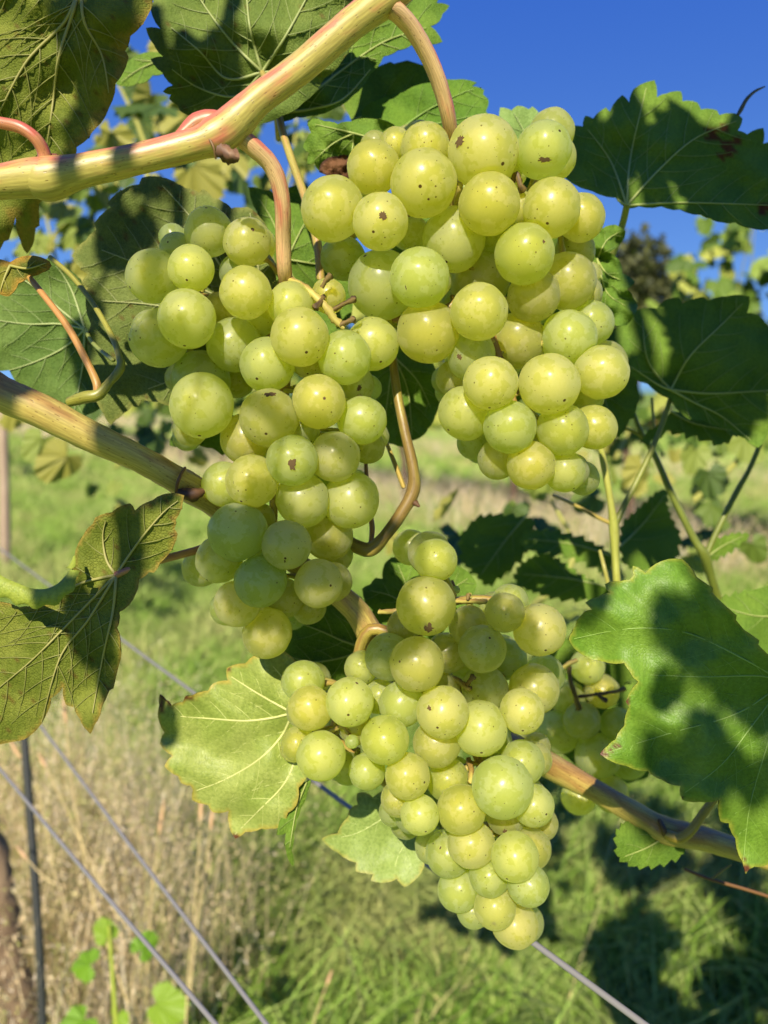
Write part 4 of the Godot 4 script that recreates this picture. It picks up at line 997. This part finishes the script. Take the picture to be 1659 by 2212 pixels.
func clusters():
	var pink := [lin(222, 190, 140), lin(214, 132, 108)]
	cluster("left hanging grape cluster, its lower half in shade", [
		976, 1097, 95, 800, 953, 85, 609, 1038, 93, 622, 874, 75, 805, 788, 77, 680, 756, 78, 499, 899, 86, 516, 1100, 95, 951, 1499, 85, 657, 1319, 103, 821, 1566, 86, 1090, 1487, 83, 875, 1361, 96,
		1038, 1308, 87, 1121, 1164, 87, 871, 1187, 89, 932, 1774, 82, 774, 1732, 96, 762, 1123, 90, 1178, 1369, 81, 1213, 1120, 86, 946, 993, 75, 655, 1239, 95, 797, 1429, 83, 730, 1578, 75, 986, 1627, 87, 1143, 1627, 95,
		1068, 1743, 80, 848, 1892, 85, 1037, 1899, 80, 714, 1821, 76, 772, 1966, 77, 870, 2060, 80, 919, 1947, 68, 1006, 1977, 57, 1093, 1808, 54, 1196, 1454, 55, 1163, 1252, 46, 986, 1399, 45, 715, 1010, 43, 854, 1039, 46, 577, 814, 36, 1069, 964, 42, 1010, 1172, 62, 772, 1242, 42, 612, 1004, 40, 620, 1395, 40, 840, 1690, 46],
		.250, [[612, 620, 620, 780, 600, 950, 590, 1120, 590, 1300], [614, 640, 520, 650, 420, 640], [616, 700, 540, 760, 420, 780], [620, 740, 720, 760, 800, 750]], .018, 44,
		{8: [0.0, -0.15, 0.24, 1.4, "grape with a brown triangular scar"], 12: [0.05, 0.78, 0.16, 2.2, "grape with a dark scar near its top"], 13: [0.2, 0.12, 0.09, 1.0, "grape with one round brown spot"], 4: [0.25, 0.5, 0.1, 1.3, ""], 37: [0.1, -0.2, 0.3, 0.6, ""], 16: [-0.05, -0.62, 0.1, 0.5, ""], 17: [-0.45, -0.45, 0.1, 0.5, ""]},
		[[.0016, [622, 604, .264, 648, 616, .259, 680, 640, .256, 708, 668, .256, 722, 690, .257, 742, 706, .258]], [.0009, [696, 620, .253, 704, 606, .252, 714, 596, .251], 1], [.0009, [722, 668, .256, 745, 655, .254, 766, 646, .252], 1], [.001, [700, 640, .257, 690, 655, .254, 682, 664, .252], 1], [.001, [735, 702, .257, 752, 694, .256, 764, 690, .255], 1], [.0012, [590, 632, .262, 570, 640, .26, 546, 646, .262, 510, 640, .268]]],
		[528, 302, .238, 552, 322, .240, 582, 352, .243, 602, 394, .246, 611, 450, .250, 612, 520, .256, 614, 575, .260, 618, 610, .266], .0029, pink, "hanging grape clusters")
	cluster("right-hand upper grape cluster, fully sunlit under the blue sky", [
		1379, 597, 108, 1593, 665, 99, 1573, 496, 113, 1769, 489, 90, 1238, 721, 91, 1083, 680, 101, 1215, 546, 86, 1366, 905, 97, 1707, 827, 98, 1737, 963, 87, 1559, 1015, 94, 1788, 1250, 98, 1598, 1248, 90, 1393, 1082, 102, 1477, 781, 102, 1795, 677, 93, 1384, 481, 80, 1660, 1391, 87, 1728, 1515, 79, 1831, 1398, 84, 1957, 1212, 87, 1852, 1101, 90, 1687, 1109, 90,
		1846, 915, 95, 1244, 927, 112, 1560, 910, 99, 1891, 709, 76, 1515, 1345, 90, 1534, 1158, 78, 1922, 1052, 73, 1933, 1391, 72, 1621, 1494, 65, 1835, 1532, 68, 1116, 841, 73, 1288, 473, 52, 1872, 818, 65, 1345, 764, 56, 1690, 680, 52, 1610, 765, 40, 1475, 1229, 57, 1911, 1294, 42, 1905, 955, 36, 1542, 1443, 32, 1245, 1040, 50, 1480, 1000, 50, 1650, 540, 42, 1640, 1190, 40],
		.253, [[975, 330, 990, 480, 1030, 620, 1080, 780, 1130, 930], [985, 430, 880, 470, 780, 480], [988, 460, 1100, 440, 1200, 470], [1030, 620, 940, 680, 850, 690]], .016, 48,
		{4: [0.08, 0.18, 0.2, 1.1, "grape with a ragged brown scab"], 2: [-0.72, 0.28, 0.2, 1.2, "largest top grape with a brown mark at its left side"], 28: [-0.5, -0.05, 0.2, 0.8, ""], 7: [-0.45, -0.3, 0.13, 0.22, "grape with a dark scratch"], 8: [0.55, 0.35, 0.09, 1.0, ""], 3: [0.05, -0.3, 0.13, 2.6, ""], 0: [0.15, -0.42, 0.06, 1.0, ""]},
		[[.0012, [985, 440, .268, 992, 415, .262, 994, 396, .26]], [.0012, [1108, 392, .262, 1116, 376, .26, 1124, 400, .26, 1130, 410, .261], 1]],
		[852, 22, .240, 868, 36, .242, 890, 62, .245, 916, 104, .249, 938, 150, .253, 954, 196, .257, 966, 240, .261, 973, 280, .266, 976, 318, .272], .0029, pink, "hanging grape clusters")
	cluster("lowest and longest grape cluster, right of the pale sunlit leaf", [
		1387, 1971, 98, 1635, 2563, 100, 1357, 2161, 89, 1570, 2112, 78, 1643, 1994, 65, 1441, 2318, 86, 1676, 2789, 77, 1417, 1824, 71, 1756, 2050, 86, 1138, 2285, 79, 1010, 2305, 74, 1045, 2460, 80, 1253, 2408, 78, 1563, 2371, 88, 1699, 2315, 72, 1502, 2635, 78, 1327, 2527, 75, 1307, 2291, 73, 1534, 2748, 78, 1195, 2510, 60, 1461, 2777, 76, 1593, 2851, 66, 1611, 2952, 68, 1494, 2896, 68,
		1265, 2138, 78, 1578, 2240, 76, 1738, 2243, 82, 1399, 1801, 72, 1423, 2417, 78, 1699, 2483, 73, 1720, 2881, 67, 1676, 3008, 76, 1458, 2538, 67, 1367, 2652, 64, 1735, 2621, 68, 1647, 2652, 66, 1726, 2761, 68, 987, 2218, 68, 1527, 2038, 66, 1455, 2125, 65, 1650, 2146, 66, 1660, 1962, 60, 1177, 2173, 56, 1235, 2267, 57, 972, 2420, 55, 1132, 2501, 50, 1406, 2755, 51, 1611, 2411, 51, 1316, 2038, 48, 1590, 2440, 50, 1160, 2370, 46, 1540, 2965, 30, 1760, 2680, 35, 1295, 2600, 34, 1740, 2470, 40],
		.250, [[800, 1360, 900, 1400, 980, 1480, 1020, 1600, 1070, 1760, 1110, 1920], [768, 1450, 745, 1520, 722, 1585, 790, 1650, 840, 1700], [900, 1400, 920, 1330, 990, 1298, 1080, 1300, 1140, 1350], [980, 1480, 1080, 1490, 1150, 1510]], .014, 44,
		{0: [0.08, -0.72, 0.22, 1.7, "grape with a black star-shaped scar at its base"], 2: [-0.62, 0.08, 0.06, 1.0, ""], 5: [-0.5, 0.15, 0.15, 0.8, ""], 3: [0.3, 0.42, 0.07, 1.0, ""], 35: [-0.1, -0.75, 0.16, 1.4, ""], 22: [-0.1, -0.7, 0.12, 1.4, ""], 20: [-0.35, 0.2, 0.09, 0.6, ""], 9: [0.28, 0.75, 0.13, 0.7, ""]},
		[[.0011, [820, 1322, .276, 850, 1320, .272, 890, 1312, .272, 960, 1300, .272, 1010, 1298, .268, 1050, 1300, .264]], [.0011, [960, 1460, .272, 990, 1470, .266, 1004, 1482, .262, 1016, 1488, .259]], [.0009, [700, 1590, .268, 722, 1576, .262, 740, 1570, .258, 752, 1582, .256]], [.0012, [1012, 1640, .27, 1018, 1664, .264, 1016, 1690, .26]], [.0009, [1010, 1478, .26, 1016, 1468, .257, 1022, 1462, .256], 1], [.0007, [1010, 1294, .266, 1012, 1284, .266], 1]],
		[800, 1392, .286, 786, 1400, .282, 776, 1430, .276, 768, 1450, .274], .0018, [lin(150, 142, 62), lin(140, 112, 60)], "hanging grape clusters")
	cluster("small dim grape cluster in the shade right of the lowest cluster", [
		1895, 2345, 60, 2009, 2359, 58, 1912, 2170, 42, 1820, 2383, 68, 1946, 2460, 75, 2040, 2470, 65, 1883, 2595, 38, 1990, 2585, 40, 1960, 2250, 40, 1850, 2270, 40],
		.365, [[1270, 1470, 1280, 1560, 1290, 1680]], .02, 8, {},
		[[.0013, [1205, 1452, 0.363, 1225, 1436, 0.360, 1246, 1426, 0.360]], [.0013, [1230, 1440, 0.362, 1232, 1470, 0.362, 1242, 1500, 0.364, 1250, 1530, 0.368], 1], [.0009, [1250, 1505, 0.366, 1290, 1500, 0.364, 1330, 1494, 0.364, 1350, 1488, 0.364], 1], [.0008, [1290, 1500, 0.364, 1310, 1515, 0.362], 1]],
		[1290, 1390, 0.388, 1280, 1430, 0.383, 1272, 1468, 0.380], .0015, [lin(150, 142, 62)], "hanging grape clusters")
	# the two green berries that stayed small
	for b in [[760, 1602, .255, 15.0, "tiny green unripe berry in a gap at the left of the lowest cluster"], [985, 1274, .272, 9.0, "tiniest green berry beside the scarred top grape of the lowest cluster"]]:
		var p := at(b[0], b[1], b[2]); var t := thing("small_berry", p, b[4], "berry", "unripe berries")
		var q := part("grape", balls[0], M.grape_3, t); q.scale = Vector3.ONE * b[3] / focal * b[2]
		part("stalk", tube([Vector3(-0.0004, 0.0006, -0.001), Vector3(-0.0012, 0.0022, -0.003)], [0.0006, 0.0007], 7, 3, [lin(140, 110, 66)]), M.stalk, t)


# ---------------------------------------------------------------- the rest

func overhead(called: String, label: String, targets: Array):
	# unseen leafy shoot behind the camera; each leaf placed to shade the given spot
	var spots := []
	for g in targets:
		var p := at(g[0], g[1], g[2]); var run: float = (g[2] + g[5]) / sunward.dot(eye.basis.z)
		spots.append(p + sunward * run)
	var t := thing(called, spots[0], label, "shoot")
	var b := Bag.new()
	for k in spots.size():
		var f := (sunward + Vector3(rng.randfn(0, 0.25), rng.randfn(0, 0.25), 0)).normalized()
		var o := part("leaf", simple_leaf(900 + k % 4, 0.25), far_tint(k % 3), t)
		o.transform = leaf_place(spots[k] - t.position, targets[k][3], f, targets[k][4])
		o.transform.origin -= o.basis.y * 0.28
		var root: Vector3 = o.transform.origin + o.basis.y * 0.1
		tube_into(b, [root, root + Vector3(0.01, 0.03, 0.02), root + Vector3(0.0, 0.08, 0.05)], [0.0012, 0.0012, 0.0015], 6, 4, [lin(150, 150, 70)])
	part("leaf_stalks", mesh_of(b), M.stalk, t)
	var order := spots.duplicate(); order.sort_custom(func(a, c): return a.x < c.x)
	var line := []; var rr := []
	for p in order: line.append(p - t.position + Vector3(0, 0.08, 0.05)); rr.append(0.0035)
	if line.size() > 1: part("stem", tube(line, rr, 8, 5, [lin(160, 140, 70)]), M.stalk, t)


func details():
	# x, y, d: where the shade falls; leaf size; roll; how far behind the camera's plane the leaf hangs
	overhead("unseen_shading_shoot", "unseen leafy shoot placed to shade the clusters, above and behind the viewpoint", [
		[560, 1205, .26, .042, 3.3, .05], [680, 1235, .26, .028, 2.2, .09], [860, 1410, .27, .026, 3.9, .12], [1060, 1425, .27, .034, 2.6, .08], [1212, 1492, .365, .026, 3.2, .14], [30, 860, .24, .018, 3.0, .1], [360, 1030, .255, .026, 3.0, .1]])
	overhead("unseen_shading_shoot", "unseen leafy shoot placed to shade the right-hand leaves, above and behind the viewpoint", [
		[1290, 310, .33, .046, 3.1, .05], [1290, 250, .33, .03, 2.6, .1], [1590, 330, .33, .078, 3.4, .06], [1560, 760, .365, .075, 3.0, .06], [1400, 850, .365, .042, 2.7, .1], [1540, 1320, .245, .042, 3.9, .30], [1640, 1400, .245, .034, 2.9, .36], [1450, 1465, .245, .014, 2.8, .16], [1500, 1620, .245, .034, 3.6, .40], [1640, 1660, .245, .024, 3.1, .34]])
	overhead("unseen_shading_shoot", "unseen leafy shoot placed to shade the left-hand leaves, above and behind the viewpoint", [
		[200, 90, .27, .03, 3.1, .04], [150, 280, .27, .03, 2.8, .08], [190, 740, .32, .03, 3.0, .06], [190, 1320, .25, .028, 3.0, .08], [450, 140, .30, .030, 3.4, .06], [225, 1470, .25, .016, 3.2, .08]])
	# unseen canopy above and beside the frame, placed to dapple the grass with shade
	var t := thing("vine_plant", on_row(0.0, -0.5), "unseen leafy canopy outside the frame, placed to shade the grass", "grapevine")
	part("trunk", tube([Vector3(0, -0.05, 0), Vector3(0.03, 0.4, 0.02), Vector3(-0.02, 0.85, 0)], [0.03, 0.026, 0.024], 9, 4, [lin(92, 74, 58), lin(120, 100, 84)], 0.25), M.bark, t)
	var spots := []; var cols := []; var r := RandomNumberGenerator.new(); r.seed = 4
	var clear := path([1300, 1350, .245, 1420, 1400, .245, 1330, 1600, .245, 1590, 1500, .245, 1600, 1800, .245, 1100, 350, .26, 1200, 600, .26, 1200, 900, .26, 1000, 700, .26, 650, 700, .26, 450, 560, .26, 650, 950, .26, 1000, 1700, .27, 1100, 1950, .27, 800, 1560, .27, 1150, 1350, .27, 900, 1250, .27, 500, 1600, .28, 800, 1850, .31, 1400, 330, .33, 300, 960, .25])
	for zone in [[1130, 1850, 1680, 2260, 120, 0.115], [870, 1030, 1880, 2230, 45, 0.08], [230, 430, 1220, 1350, 90, 0.13], [-20, 230, 950, 1040, 110, 0.24], [440, 640, 1500, 1560, 20, 0.08], [560, 700, 1580, 1640, 5, 0.08]]:
		for k in zone[4]:
			# where the canopy stands between this spot of grass and the sun
			var dir := (at(r.randf_range(zone[0], zone[1]), r.randf_range(zone[2], zone[3]), 1.0) - eye.origin)
			var spot := eye.origin + dir * (-eye.origin.y / dir.y)
			var run := ((spot - START).dot(ACROSS) - r.randfn(0.0, 0.16)) / 0.575
			var p := spot + sunward * run; var q := eye.affine_inverse() * p
			if p.y < 0.7 or p.y > 3.2 or (q.z < 0.1 and absf(q.x) < 0.10 - q.z * 0.62 and absf(q.y) < 0.12 - q.z * 0.8): continue
			var shades := false
			for c in clear:
				var away: Vector3 = p - c; var along: float = away.dot(sunward)
				if along > 0.0 and (away - sunward * along).length() < zone[5] * 0.6 + 0.01: shades = true; break
			if shades: continue
			spots.append(leaf_place(p - t.position, zone[5] * r.randf_range(0.7, 1.2), sunward + Vector3(r.randfn(0, 0.4), r.randfn(0, 0.3), r.randfn(0, 0.3)), r.randf_range(1.8, 4.5)))
			cols.append([lin(78, 104, 36), lin(96, 122, 42)][r.randi() % 2])
	print("canopy leaves ", spots.size())
	scatter("crown", simple_leaf(61, 0.3), M.far_leaf, spots, cols, "", "", "stuff", t)
	# young shoots by the dry grass at the bottom left, out of focus
	t = thing("young_shoot", at(250, 2240, .95), "bright green young vine shoots at the bottom left, out of focus", "shoot")
	part("stem", tube(path([262, 2330, .95, 250, 2200, .95, 242, 2090, .95, 236, 2000, .95]), [0.003, 0.003, 0.0025, 0.002], 7, 5, [lin(150, 164, 60)], 0.0, t.position), M.stalk, t)
	var sp := [[200, 2085, .06, 1.9], [235, 2030, .045, 0.4], [300, 2060, .05, 5.2], [330, 2165, .075, 4.6], [190, 2195, .07, 2.0], [255, 2185, .05, 3.2]]
	for k in sp.size():
		var o := part("leaf", simple_leaf(820 + k, 0.3), far_tint(4 + k % 2), t)
		o.transform = leaf_place(at(sp[k][0], sp[k][1], .95) - t.position, sp[k][2] * 0.72, Vector3([-0.6, 0.3, 0.7, -0.2, 0.5, -0.5][k], [0.9, 0.3, 0.8, 0.5, 1.2, 0.2][k], 0.8), sp[k][3])
	# single straws that stand out of the dry grass
	var straws := [[[435, 1735, .9, 428, 1860, .9, 418, 2000, .91, 405, 2140, .92, 398, 2300, .93], "pale upright straw below the sunlit leaf, the thicker one"], [[458, 1765, .92, 446, 1860, .92, 425, 2000, .93, 410, 2150, .94], "thin straw just right of the thicker upright straw"], [[140, 1530, 1.0, 150, 1640, 1.0, 172, 1800, 1.0, 215, 1990, 1.0, 300, 2230, 1.0], "long straw leaning from the olive leaf's tip to the bottom"], [[90, 1640, 1.0, 120, 1700, 1.0, 190, 1850, 1.0, 300, 2080, 1.0], "long straw leaning right across the two close wires"], [[28, 1610, 1.05, 80, 1700, 1.05, 120, 1900, 1.05], "short straw left of the metal stake"], [[712, 2110, 1.1, 690, 2170, 1.1, 668, 2240, 1.1], "straw with a pinkish seed head at the bottom centre"], [[45, 1840, 1.0, 90, 1890, 1.0, 120, 1910, 1.0], "bent straw crossing the dark metal stake"], [[350, 1760, 1.0, 330, 1900, 1.0, 318, 2100, 1.0], "faint straw left of the thicker upright straw"]]
	for w in straws:
		var p := path(w[0]); var a := thing("dry_straw", p[-1], w[1], "straw", "single dry straws")
		var rr := []
		for k in p.size(): rr.append(lerpf(0.0006, 0.0014, float(k) / p.size()))
		part("stem", tube(p, rr, 6, 5, [lin(206, 184, 132)], 0.0, p[-1]), M.stalk, a)
		part("seed_head", tube([p[0] + (p[1] - p[0]) * 0.3, p[0] + (p[1] - p[0]) * 0.1, p[0] - (p[1] - p[0]) * 0.25], [0.001, 0.0028, 0.0008], 7, 5, [lin(196, 160, 120)], 0.6, p[-1]), M.stalk, a)
	# tendrils
	t = thing("tendril", at(1596, 248, .33), "thin dark tendril rising from the upper right leaf against the sky", "tendril")
	part("stem", tube(path([1594, 248, .33, 1600, 238, .33, 1612, 216, .33, 1630, 198, .33, 1652, 187, .33]), [0.0007, 0.0009, 0.0008, 0.0006, 0.0003], 7, 5, [lin(90, 84, 52)], 0.0, t.position), M.stalk, t)
	t = thing("tendril", at(1480, 1880, .36), "dim brown tendril at lower right under the tan cane", "tendril")
	part("stem", tube(path([1480, 1878, .36, 1530, 1898, .36, 1590, 1915, .36, 1640, 1930, .36, 1700, 1950, .36]), [0.0007, 0.0008, 0.0008, 0.0008, 0.0008], 7, 5, [lin(110, 78, 44)], 0.0, t.position), M.stalk, t)
	part("side_tendril", tube(path([1536, 1900, .36, 1560, 1880, .36, 1580, 1868, .36]), [0.0006, 0.0006, 0.0004], 7, 4, [lin(120, 110, 54)], 0.0, t.position), M.stalk, t)
